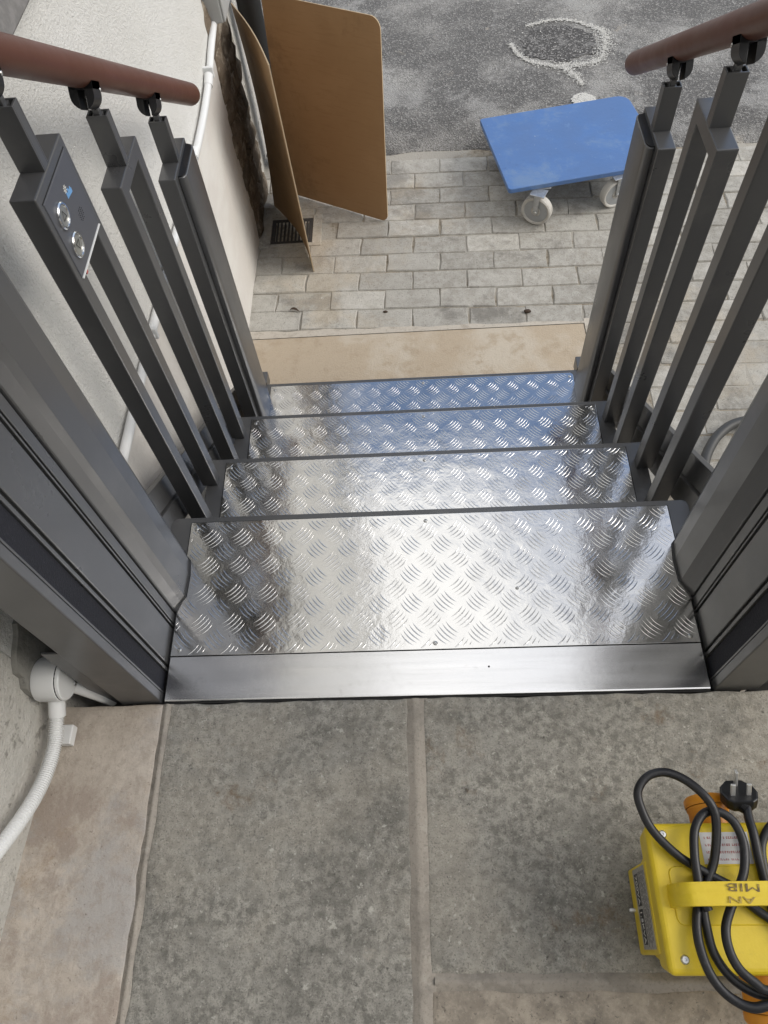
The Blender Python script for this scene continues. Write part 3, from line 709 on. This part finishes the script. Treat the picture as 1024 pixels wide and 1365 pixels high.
# ------------------------------------------------------------------ wall conduit, boxes
cd = thing('wall_conduit', 'long straight white conduit fixed along the house wall below the grey box', 'conduit')
pts = smooth_path([(wx(.33) + .028, .33, .055), (wx(.8) + .02, .8, .052), (wx(1.3) + .02, 1.3, .045), (wx(1.74) + .02, 1.74, .040), (wx(2.0) + .02, 1.98, .055), (wx(2.12) + .02, 2.12, .085), (wx(2.2) + .02, 2.24, .105)], 8)
tube('pipe', pts, .0115, WPLAST, cd, 12)
for y in (1.05, 1.62, 1.99):
    tube('coupling', [(wx(y) + .02, y - .02, .05 if y < 1.9 else .052), (wx(y) + .02, y + .02, .048 if y < 1.9 else .064)], .0145, WPLAST, cd, 12)
for y in (.9, 1.58, 2.02):
    zc = .05 if y < 1.9 else .064
    box('clip', (wx(y) + .001, y - .006, zc - .012), (wx(y) + .036, y + .006, zc + .022), WPLAST, cd, .003)
mb = thing('meter_box', 'small grey box on the house wall where the white conduit ends', 'box')
box('body', (-.668, 2.235, .105), (-.603, 2.39, .42), GPLAST, mb, .006)
box('cover', (-.603, 2.238, .108), (-.596, 2.387, .417), GPLAST, mb, .004)

jb = thing('junction_box', 'round white conduit box on the wall beside the left front post', 'junction box')
jc = (0, .012, .112); xw = wx(.012) + .012
MX = frame_m((xw, .012, .112), (0, 1, 0), (0, 0, 1), (1, 0, 0))
lathe('body', [(0, 0), (.0375, 0), (.039, .003), (.0385, .040), (.0365, .0415)], WPLAST, jb, 36, MX)
lathe('lid', [(.0355, .0410), (.0372, .043), (.0372, .0475), (.035, .0495), (0, .0505)], WPLAST, jb, 36, MX)
lathe('lid_gap', [(.0, .0405), (.0372, .0405), (.0372, .0432), (0, .0434)], GAPBLACK, jb, 30, MX)
lathe('screw', [(0, .0008), (.0015, .0008), (.0018, .0018), (.004, .0018), (.0045, 0)], SCREW, jb, 14, MX @ Matrix.Translation((.0, -.026, .0502)))
tube('outlet', [(xw + .030, .012, .090), (xw + .044, .014, .055), (xw + .060, .016, .005), (xw + .070, .018, -.04)], .0120, WPLAST, jb, 14)
tube('spigot', [(xw + .022, -.005, .09), (xw + .022, -.042, .068)], .0145, WPLAST, jb, 16)
fx = thing('flexible_conduit', 'ribbed white flexible conduit hanging from the round conduit box', 'conduit')
pts = smooth_path([(xw + .022, -.035, .0725), (xw + .024, -.09, .06), (xw + .02, -.15, .064), (xw + .014, -.215, .095), (xw + .008, -.30, .165), (xw + .004, -.40, .26)], 66)
tube('pipe', pts, .0115, WPLAST, fx, 14, rfun=lambda i: .0128 if i % 4 < 2 else .0104)
box('saddle_clip', (xw + .012, -.080, .006), (xw + .034, -.045, .026), WPLAST, fx, .002)

# ------------------------------------------------------------------ boards by the wall
b1_ = thing('standing_board', 'large brown board with rounded corners standing on the paving', 'board')
BR = Vector((-.113, 2.262, ZG + .006)); e = Vector((-.41, .222, 0)).normalized(); u = Vector((.020, .118, .741)).normalized(); n_ = e.cross(u).normalized()
W_, H_ = .50, .755
outl = []
for (cx, cy, a0, r) in ((.03, .03, 180, .03), (W_ - .03, .03, 270, .03), (W_ - .03, H_ - .03, 0, .03), (.04, H_ - .04, 90, .04)):
    for k in range(7):
        a = R(a0 + 15 * k); outl.append((cx + r * math.cos(a), cy + r * math.sin(a)))
def board_pt(a, b, t):
    bow = .012 * math.sin(math.pi * b / H_) * math.sin(2.2 * a / W_)
    return BR + e * a + u * b + n_ * (t + bow)
bm = bmesh.new(); G = 14
A = [bm.verts.new(board_pt(a, b, 0)) for a, b in outl]; B = [bm.verts.new(board_pt(a, b, .005)) for a, b in outl]
f1 = bm.faces.new(A); f2 = bm.faces.new(B[::-1])
for i in range(len(outl)):
    f = bm.faces.new((A[i], B[i], B[(i + 1) % len(outl)], A[(i + 1) % len(outl)])); f.material_index = 1
obj('board_panel', bm, [BOARD, BOARDE], b1_)
b2_ = thing('curved_board', 'narrow bowed brown board propped between the stone corner and the larger board', 'board')
bm = bmesh.new(); NU, NV = 12, 24; gA, gB = [], []
N0, N1 = Vector((-.418, 1.985, ZG + .002)), Vector((-.44, 1.995, .09)); F0, F1 = Vector((-.612, 2.42, ZG + .002)), Vector((-.638, 2.57, .015))
def bp2(i, j):
    a = i / NU; b = j / NV; p = N0.lerp(N1, b).lerp(F0.lerp(F1, b), a)
    p += Vector((.9, .4, 0)).normalized() * (.03 * math.sin(math.pi * a) * (1.0 - .6 * b) + .02 * math.sin(math.pi * b) * a); return p
P_ = [[bp2(i, j) for j in range(NV + 1)] for i in range(NU + 1)]
off = Vector((.9, .42, 0)).normalized() * .004
gA = [[bm.verts.new(p) for p in r_] for r_ in P_]; gB = [[bm.verts.new(p + off) for p in r_] for r_ in P_]
for i in range(NU):
    for j in range(NV):
        bm.faces.new((gA[i][j], gA[i + 1][j], gA[i + 1][j + 1], gA[i][j + 1])); bm.faces.new((gB[i][j], gB[i][j + 1], gB[i + 1][j + 1], gB[i + 1][j]))
for i in range(NU):
    for j in (0, NV): bm.faces.new((gA[i][j], gB[i][j], gB[i + 1][j], gA[i + 1][j])).material_index = 1
for j in range(NV):
    for i in (0, NU): bm.faces.new((gA[i][j], gA[i][j + 1], gB[i][j + 1], gB[i][j])).material_index = 1
obj('board_panel', bm, [BOARD, BOARDE], b2_, smooth=40)
dp = thing('downpipe', 'black drainpipe at the stone house corner, mostly hidden behind the brown boards', 'drainpipe')
tube('pipe', [(-.604, 2.735, ZG + .002), (-.604, 2.735, 0.), (-.604, 2.735, 1.8), (-.604, 2.735, 5.34)], .046, DARKV, dp, 24)
for zz in (.02, 1.9, 3.7):
    lathe('collar', [(.0462, -.03), (.053, -.028), (.053, .028), (.0462, .03)], DARKV, dp, 24, Matrix.Translation((-.604, 2.735, zz)))
    box('wall_bracket', (-.70, 2.722, zz - .012), (-.649, 2.748, zz + .012), DARKV, dp, .002)

# gully grate
dg = thing('gully_grate', 'small black iron drain grate in the paving below the bowed board', 'drain')
cx, cy = -.522, 2.245; hw, hh = .088, .078
bm = bmesh.new()
for lo, hi in (((-hw, -hh), (hw, -hh + .016)), ((-hw, hh - .016), (hw, hh)), ((-hw, -hh + .016), (-hw + .016, hh - .016)), ((hw - .016, -hh + .016), (hw, hh - .016))):
    bm_box(bm, (cx + lo[0], cy + lo[1], ZG - .02), (cx + hi[0], cy + hi[1], ZG + .0015))
obj('frame', bm, IRON, dg, .001)
bar0 = None
for i in range(9):
    x = cx - hw + .024 + i * .016
    if bar0 is None:
        bar0 = box('bar', (-.0035, -hh + .0165, -.016), (.0035, hh - .0165, 0), IRON, dg); bar0.location = (x, cy, ZG)
    else:
        c = link_copy(bar0, dg); c.location = (x, cy, ZG)
box('surround', (-.675, 2.146, ZG - .03), (-.405, 2.344, ZG - .0215), CEMENT, dg)
for lo_, hi_ in (((-.675, 2.146), (-.6105, 2.344)), ((-.4335, 2.146), (-.395, 2.344)), ((-.6100, 2.146), (-.4340, 2.1665)), ((-.6100, 2.3235), (-.4340, 2.344))):
    box('surround', (lo_[0], lo_[1], ZG - .02), (hi_[0], hi_[1], ZG + .0032), PAVER, dg, .002)
box('pit', (cx - hw + .0165, cy - hh + .0165, ZG - .028), (cx + hw - .0165, cy + hh - .0165, ZG - .024), GAPBLACK, dg)

# ------------------------------------------------------------------ blue dolly
do = thing('platform_dolly', 'blue painted wooden dolly on white castor wheels at the edge of the tarmac', 'dolly', loc=(0, 0, 0))
C0 = Vector((.382, 2.214, 0)); ex = Vector((.986, .166, 0)).normalized(); ey = Vector((-.166, .986, 0)); DW, DD = .655, .497
ZD = -.57
MD = frame_m(C0 + ex * DW / 2 + ey * DD / 2 + Vector((0, 0, ZD)), ex, ey, (0, 0, 1))
bm = bmesh.new(); pl = []
for (sx, sy, a0, r) in ((1, 1, 0, .05), (-1, 1, 90, .012), (-1, -1, 180, .012), (1, -1, 270, .03)):
    for k in range(6):
        a = R(a0 + 18 * k); pl.append((sx * (DW / 2 - r) + r * math.cos(a), sy * (DD / 2 - r) + r * math.sin(a)))
bm_prism(bm, pl, 'z', -.020, 0); bmesh.ops.transform(bm, matrix=MD, verts=bm.verts[:])
obj('deck', bm, BLUE, do, .0025)
wheel_r = .062
for (lx, ly, ang, wxy) in ((-.215, -.185, 207, (.503, 2.212)), (.135, -.190, 160, (.832, 2.292)), (-.22, .17, 200, None), (.20, .17, 170, None)):
    base = MD @ Vector((lx, ly, 0))
    cst = bpy.data.objects.new('castor', None); COL.objects.link(cst); cst.parent = do; cst.empty_display_size = .03
    a = R(ang); ax = Vector((math.sin(a), math.cos(a), 0))      # axle direction (towards the viewer side)
    fw = Vector((-ax.y, ax.x, 0))
    wc = Vector((base.x, base.y, ZG + wheel_r)) + fw * .02 + Vector((0, 0, .0005))
    if wxy: wc = Vector((wxy[0], wxy[1], ZG + wheel_r + .0005)); base = Vector((wxy[0] + .012, wxy[1] + .060, 0))
    MW = frame_m(wc, fw, (0, 0, 1), fw.cross(Vector((0, 0, 1))))
    sgn = 1 if fw.cross(Vector((0, 0, 1))).dot(ax) > 0 else -1
    R1 = wheel_r
    lathe('wheel', [(.0, -.013), (.018, -.015), (.020, -.013), (R1 * .80, -.013), (R1 * .84, -.017), (R1 * .93, -.0185), (R1, -.014), (R1, .014), (R1 * .93, .0185), (R1 * .84, .017), (R1 * .80, .013), (.020, .013), (.018, .015), (.0, .013)], WHEELM, cst, 36, MW)
    lathe('hub', [(R1 * .79, .0133 * sgn), (.022, .0145 * sgn), (.0205, .0142 * sgn)], WHEELH, cst, 30, MW)
    lathe('axle_bolt', [(0, .027), (.006, .027), (.0075, .024), (.0075, -.024), (.006, -.027), (0, -.027)], SCREW, cst, 12, MW)
    bm = bmesh.new()
    for sd_ in (-1, 1):
        pf = [(-.009, -.009), (.009, -.009), (.013, .075), (-.013, .075)]
        bm_prism(bm, pf, 'z', sd_ * .021 - .0015, sd_ * .021 + .0015)
    bm_box(bm, (-.03, .0755, -.026), (.03, .0795, .026))
    bmesh.ops.transform(bm, matrix=MW, verts=bm.verts[:]); obj('fork', bm, ZINC, cst, .001)
    bm = bmesh.new(); bm_box(bm, (base.x - .04, base.y - .035, ZD - .0245), (base.x + .04, base.y + .035, ZD - .0203)); obj('mount_plate', bm, ZINC, cst, .001)

# hose on the right
hs = tube('hose', smooth_path([(1.42, 1.05, ZG + .03), (1.28, 1.11, ZG + .03), (1.167, 1.121, ZG + .031), (1.055, 1.112, ZG + .031), (.984, 1.069, ZG + .031), (.933, 1.004, ZG + .031), (.90, .93, ZG + .031), (.86, .80, ZG + .03), (.80, .62, ZG + .03)], 10), .0165, HOSEM, None, 16)
tag(hs, 'grey hose curling on the paving behind the right balustrade', 'hose')

# ------------------------------------------------------------------ yellow transformer
tr = thing('transformer', 'yellow portable site transformer with a coiled black cable on the landing', 'transformer')
TX0, TX1, TY0, TY1, TZ = .293, .648, -.436, -.250, .200
def taper_box(bm, lo, hi, z0, z1, d0, d1):
    """rectangle lo..hi, inset by d0 at z0 and d1 at z1"""
    vs = []
    for z_, d in ((z0, d0), (z1, d1)):
        vs += [bm.verts.new(p) for p in ((lo[0] + d, lo[1] + d, z_), (hi[0] - d, lo[1] + d, z_), (hi[0] - d, hi[1] - d, z_), (lo[0] + d, hi[1] - d, z_))]
    for f in ((0, 3, 2, 1), (4, 5, 6, 7), (0, 1, 5, 4), (1, 2, 6, 5), (2, 3, 7, 6), (3, 0, 4, 7)): bm.faces.new([vs[i] for i in f])
bm = bmesh.new(); taper_box(bm, (TX0 + .030, TY0 + .020), (TX1 - .030, TY1 - .034), .008, .130, .0, -.014); obj('lower_casing', bm, YEL, tr, .008, seg=3)
bm = bmesh.new(); taper_box(bm, (TX0, TY0), (TX1, TY1), .128, TZ, .007, .0); casing = obj('upper_casing', bm, YEL, tr, .009, seg=4)
# side boss carrying the rating label
bm = bmesh.new(); vs = [bm.verts.new(p) for p in ((.304, -.412, .004), (.36, -.412, .004), (.36, -.294, .004), (.304, -.294, .004), (.296, -.412, .155), (.36, -.412, .155), (.36, -.294, .155), (.296, -.294, .155))]
for f in ((0, 3, 2, 1), (4, 5, 6, 7), (0, 1, 5, 4), (1, 2, 6, 5), (2, 3, 7, 6), (3, 0, 4, 7)): bm.faces.new([vs[q] for q in f])
obj('side_boss', bm, YEL, tr, .004, seg=3)
# raised panel border on top (thin recessed groove drawn as a proud rim)
bm = bmesh.new(); rp = round_poly(.300, .072, .010, 5, .4645, -.3425); ri = round_poly(.298, .070, .009, 5, .4645, -.3425)
a_ = [bm.verts.new((p[0], p[1], TZ + .0001)) for p in rp]; b_ = [bm.verts.new((p[0], p[1], TZ + .0022)) for p in ri]
for i in range(len(rp)): bm.faces.new((a_[i], a_[(i + 1) % len(rp)], b_[(i + 1) % len(rp)], b_[i]))
bm.faces.new(b_); obj('top_panel', bm, YEL, tr, .0006)
for (x, y) in ((.316, -.417), (.316, -.266), (.627, -.417), (.627, -.266)):
    lathe('screw', [(0, .0018), (.0012, .0018), (.0016, .0030), (.004, .0028), (.0055, .0012), (.0060, 0)], SCREW, tr, 18, Matrix.Translation((x, y, TZ)))
# handle strap
bm = bmesh.new()
path = smooth_path([(.312, -.3435, TZ - .004), (.3135, -.3435, TZ + .024), (.322, -.3435, TZ + .041), (.340, -.3435, TZ + .0475), (.40, -.3435, TZ + .050), (.4645, -.3435, TZ + .051), (.53, -.3435, TZ + .050), (.588, -.3435, TZ + .0475), (.606, -.3435, TZ + .041), (.615, -.3435, TZ + .024), (.617, -.3435, TZ - .004)], 6)
pr = None
for i, p in enumerate(path):
    t = (path[min(i + 1, len(path) - 1)] - path[max(i - 1, 0)]).normalized(); nn = Vector((-t.z, 0, t.x)); hwid = .0145
    sec = [(-hwid, -.003), (-hwid * .96, .0022), (-.0022, .0034), (0, .0026), (.0022, .0034), (hwid * .96, .0022), (hwid, -.003)]
    row = [bm.verts.new(p + Vector((0, yy_, 0)) + nn * h) for yy_, h in sec]
    if pr:
        for q in range(len(sec)): bm.faces.new((pr[q], pr[(q + 1) % len(sec)], row[(q + 1) % len(sec)], row[q]))
    else: bm.faces.new(row)
    pr = row
bm.faces.new(pr[::-1]); hd = obj('handle', bm, YEL, tr, smooth=40)
text_obj('marker_writing', 'MIB', .0138, MARK, frame_m((.392, -.3365, TZ + .0538), (-1, .03, 0), (-.15, -1, 0), (0, 0, 1)), hd, .041)
text_obj('marker_writing', 'AN', .0115, MARK2, frame_m((.386, -.3508, TZ + .0538), (-1, .03, 0), (-.1, -1, 0), (0, 0, 1)), hd, .034)
# warning sticker with rows of unreadable red print
st = box('warning_sticker', (.366, -.3045, TZ + .0002), (.432, -.2640, TZ + .0008), WHITEL, tr)
bm = bmesh.new(); r2 = random.Random(21)
for row in range(4):
    x = .3715
    while x < .4275:
        wch = r2.uniform(.0012, .0028); h = .0030 if row < 3 else .0024; y = -.2712 - row * .0092
        for q in range(r2.choice((1, 2, 2))): bm_box(bm, (x, y - h / 2 + q * h * .62, TZ + .0008), (x + wch * r2.uniform(.6, 1), y - h / 2 + q * h * .62 + h * .34, TZ + .0010))
        bm_box(bm, (x, y - h / 2, TZ + .0008), (x + .0006, y + h / 2, TZ + .00105)); x += wch + (.0008 if r2.random() < .8 else .0026)
o = obj('red_print', bm, REDT, st); o['kind'] = 'stuff'
# rating label on the side boss
MF = frame_m((.3000, -.353, .0795), (0, -1, 0), (-.0529, 0, .9986), (-.9986, 0, -.0529))   # side face: u towards the viewer, v up
def on_face(name, u0, u1, v0, v1, t0, t1, m, parent):
    bm = bmesh.new(); bm_box(bm, (u0, v0, t0), (u1, v1, t1)); bmesh.ops.transform(bm, matrix=MF, verts=bm.verts[:]); return obj(name, bm, m, parent)
lb = on_face('rating_label', -.054, .052, -.030, .062, .0002, .0009, SILVL, tr)
on_face('black_block', -.047, -.004, -.020, .008, .0009, .0012, BLKT, lb); on_face('black_block', .0, .046, -.020, .008, .0009, .0012, BLKT, lb)
text_obj('lettering', '700VA', .020, WHTT, MF @ Matrix.Translation((-.0255, -.006, .0014)), lb, .039)
text_obj('lettering', '1.5KVA', .020, WHTT, MF @ Matrix.Translation((.023, -.006, .0014)), lb, .041)
bm = bmesh.new(); r2 = random.Random(8)
for rw in range(6):
    u = -.048
    while u < .044:
        wl = r2.uniform(.003, .010); bm_box(bm, (u, .015 + rw * .0075, .0009), (u + wl, .0165 + rw * .0075, .0011)); u += wl + .002
bmesh.ops.transform(bm, matrix=MF, verts=bm.verts[:]); o = obj('fine_print', bm, BLKT, lb); o['kind'] = 'stuff'
lathe('screw', [(0, .010), (.0022, .010), (.003, .008), (.003, 0)], SCREW, tr, 12, frame_m((.304, -.352, .020), (0, 1, 0), (0, 0, 1), (-1, 0, 0)))
# sockets front and rear
def socket(x, yb, dr, drop):
    s0 = bpy.data.objects.new('socket', None); COL.objects.link(s0); s0.parent = tr; s0.empty_display_size = .02
    ax = Vector((0, dr, -drop)).normalized(); M = frame_m((x, yb, .156), (1, 0, 0), ax.cross(Vector((1, 0, 0))), ax)
    lathe('socket_body', [(.034, -.004), (.034, .004), (.029, .008), (.0285, .048), (.030, .050), (.030, .053)], ORA, s0, 32, M)
    lathe('socket_cap', [(.0308, .0538), (.0315, .056), (.0315, .064), (.029, .068), (.0, .069)], ORA, s0, 32, M)
    bm = bmesh.new(); bm_box(bm, (-.012, .026, .006), (.012, .037, .066)); bm_box(bm, (-.016, .030, .052), (.016, .0345, .060)); bmesh.ops.transform(bm, matrix=M if dr > 0 else M @ Matrix.Rotation(math.pi, 4, 'Z'), verts=bm.verts[:]); obj('hinge', bm, ORA, s0, .002)
socket(.402, TY1 - .028, 1, .12); socket(.545, TY1 - .028, 1, .12)
socket(.425, TY0 + .014, -1, .12); socket(.565, TY0 + .014, -1, .12)
# cable
cab = bmesh.new(); CR = .0061
strands = [
 [(.42, -.345, .209), (.388, -.33, .209), (.358, -.313, .209), (.327, -.293, .212), (.3, -.263, .215), (.288, -.235, .22), (.286, -.212, .225), (.302, -.193, .228), (.327, -.188, .23), (.352, -.199, .232), (.372, -.22, .236), (.383, -.241, .232), (.383, -.268, .222), (.375, -.302, .212), (.361, -.328, .209), (.352, -.35, .209)],
 [(.352, -.362, .221), (.346, -.34, .222), (.346, -.322, .222), (.348, -.293, .222), (.355, -.263, .222), (.371, -.243, .222), (.391, -.24, .222), (.409, -.253, .222), (.416, -.279, .222), (.411, -.308, .222), (.401, -.329, .222), (.382, -.357, .222), (.369, -.382, .222), (.367, -.406, .224), (.374, -.427, .226), (.39, -.442, .226), (.402, -.45, .226), (.44, -.453, .224), (.50, -.44, .218), (.54, -.40, .212)],
 [(.35, -.318, .212), (.349, -.356, .210), (.349, -.379, .209), (.351, -.408, .210), (.363, -.432, .211), (.382, -.448, .212), (.406, -.456, .212), (.45, -.46, .211), (.52, -.45, .212), (.56, -.39, .209)],
 [(.347, -.345, .211), (.337, -.37, .213), (.333, -.397, .216), (.337, -.427, .219), (.349, -.449, .219), (.367, -.463, .219), (.385, -.468, .221), (.405, -.465, .223), (.44, -.47, .222), (.5, -.46, .222), (.57, -.42, .21)],
 [(.440, -.2185, .203), (.437, -.235, .208), (.434, -.25, .214), (.434, -.268, .218), (.434, -.298, .216), (.436, -.324, .211), (.437, -.35, .209), (.45, -.40, .209)],
 [(.404, -.348, .210), (.415, -.358, .209), (.429, -.369, .209), (.46, -.39, .209), (.51, -.40, .209)],
 [(.52, -.27, .209), (.484, -.252, .210), (.464, -.257, .211), (.446, -.28, .208), (.441, -.307, .208), (.444, -.33, .208), (.47, -.36, .21)]]
for sdef in strands: bm_tube(cab, smooth_path(sdef, 7), CR, 12)
obj('power_cable', cab, CABLE, tr, smooth=50)
# plug
pn = Vector((-.06, .62, .78)).normalized(); pe = Vector((.045, .75, -.55)); pe = (pe - pn * pe.dot(pn)).normalized(); px_ = pe.cross(pn)
MP = frame_m((.4335, -.212, .198), px_, pe, pn)
bm = bmesh.new(); pf = [(-.013, -.024), (.013, -.024), (.021, -.018), (.0255, -.004), (.023, .008), (.011, .021), (-.011, .021), (-.023, .008), (-.0255, -.004), (-.021, -.018)]
a_ = [[bm.verts.new((p[0] * k, p[1] * k, h)) for p in pf] for k, h in ((.78, -.016), (.97, -.011), (1.0, -.003), (1.0, .004), (.97, .0055))]
for a, b in zip(a_, a_[1:]):
    for i in range(10): bm.faces.new((a[i], a[(i + 1) % 10], b[(i + 1) % 10], b[i]))
bm.faces.new(a_[0][::-1]); bm.faces.new(a_[-1]); bmesh.ops.transform(bm, matrix=MP, verts=bm.verts[:])
pg = obj('plug', bm, BLACKP, tr, .0015)
for (a, b, wa, wb, hh_) in ((0, .0115, .002, .004, .0235), (-.0108, -.0095, .0032, .002, .0185), (.0108, -.0095, .0032, .002, .0185)):
    bm = bmesh.new(); bm_box(bm, (a - wa, b - wb, .005), (a + wa, b + wb, .0055 + hh_)); bmesh.ops.transform(bm, matrix=MP, verts=bm.verts[:]); obj('pin', bm, BRASS, pg, .0008)
q0 = MP @ Vector((0, -.020, -.006)); q1 = Vector((.437, -.237, .2085))
tube('strain_relief', [q0.lerp(q1, k / 15) for k in range(16)], .009, BLACKP, pg, 14, rfun=lambda i: .0092 - .00012 * i - (.0011 if i % 3 == 2 else 0))

# ------------------------------------------------------------------ bits on the paving
def pebble(x, y, s, seed, label, m=LEAF):
    bm = bmesh.new(); bmesh.ops.create_icosphere(bm, subdivisions=2, radius=1)
    for v_ in bm.verts:
        v_.co *= 1 + .25 * noise.noise(v_.co * 1.7 + Vector((seed, 0, 0))); v_.co = Vector((v_.co.x * s * 1.3 + x, v_.co.y * s * .8 + y, v_.co.z * s * .55 + ZG + s * .4))
    return tag(obj('pebble', bm, m, smooth=True), label, 'stone')
pebble(.418, 1.70, .011, 1, 'dark pebble on the first course of paving right of the middle')
pebble(-.125, 1.738, .007, 2, 'small dark stone on the paving near the middle of the pad edge')
bm = bmesh.new(); pr = None
for i in range(9):
    t = i / 8; a = -.9 + 2.2 * t; wv = .006 * math.sin(math.pi * t) + .0006
    c = Vector((-.482 + .022 * math.cos(a + 1.4), 1.757 + .016 * math.sin(a + .9), ZG + .004 + .006 * math.sin(math.pi * t)))
    row = [bm.verts.new(c + Vector((0, k * wv, .0025 * abs(k)))) for k in (-1, 0, 1)]
    if pr: bm.faces.new((pr[0], row[0], row[1], pr[1])); bm.faces.new((pr[1], row[1], row[2], pr[2]))
    pr = row
lf = obj('leaf', bm, LEAF, smooth=True); md = lf.modifiers.new('s', 'SOLIDIFY'); md.thickness = .0008
tag(lf, 'small curled brown leaf on the paving near the house wall', 'leaf')
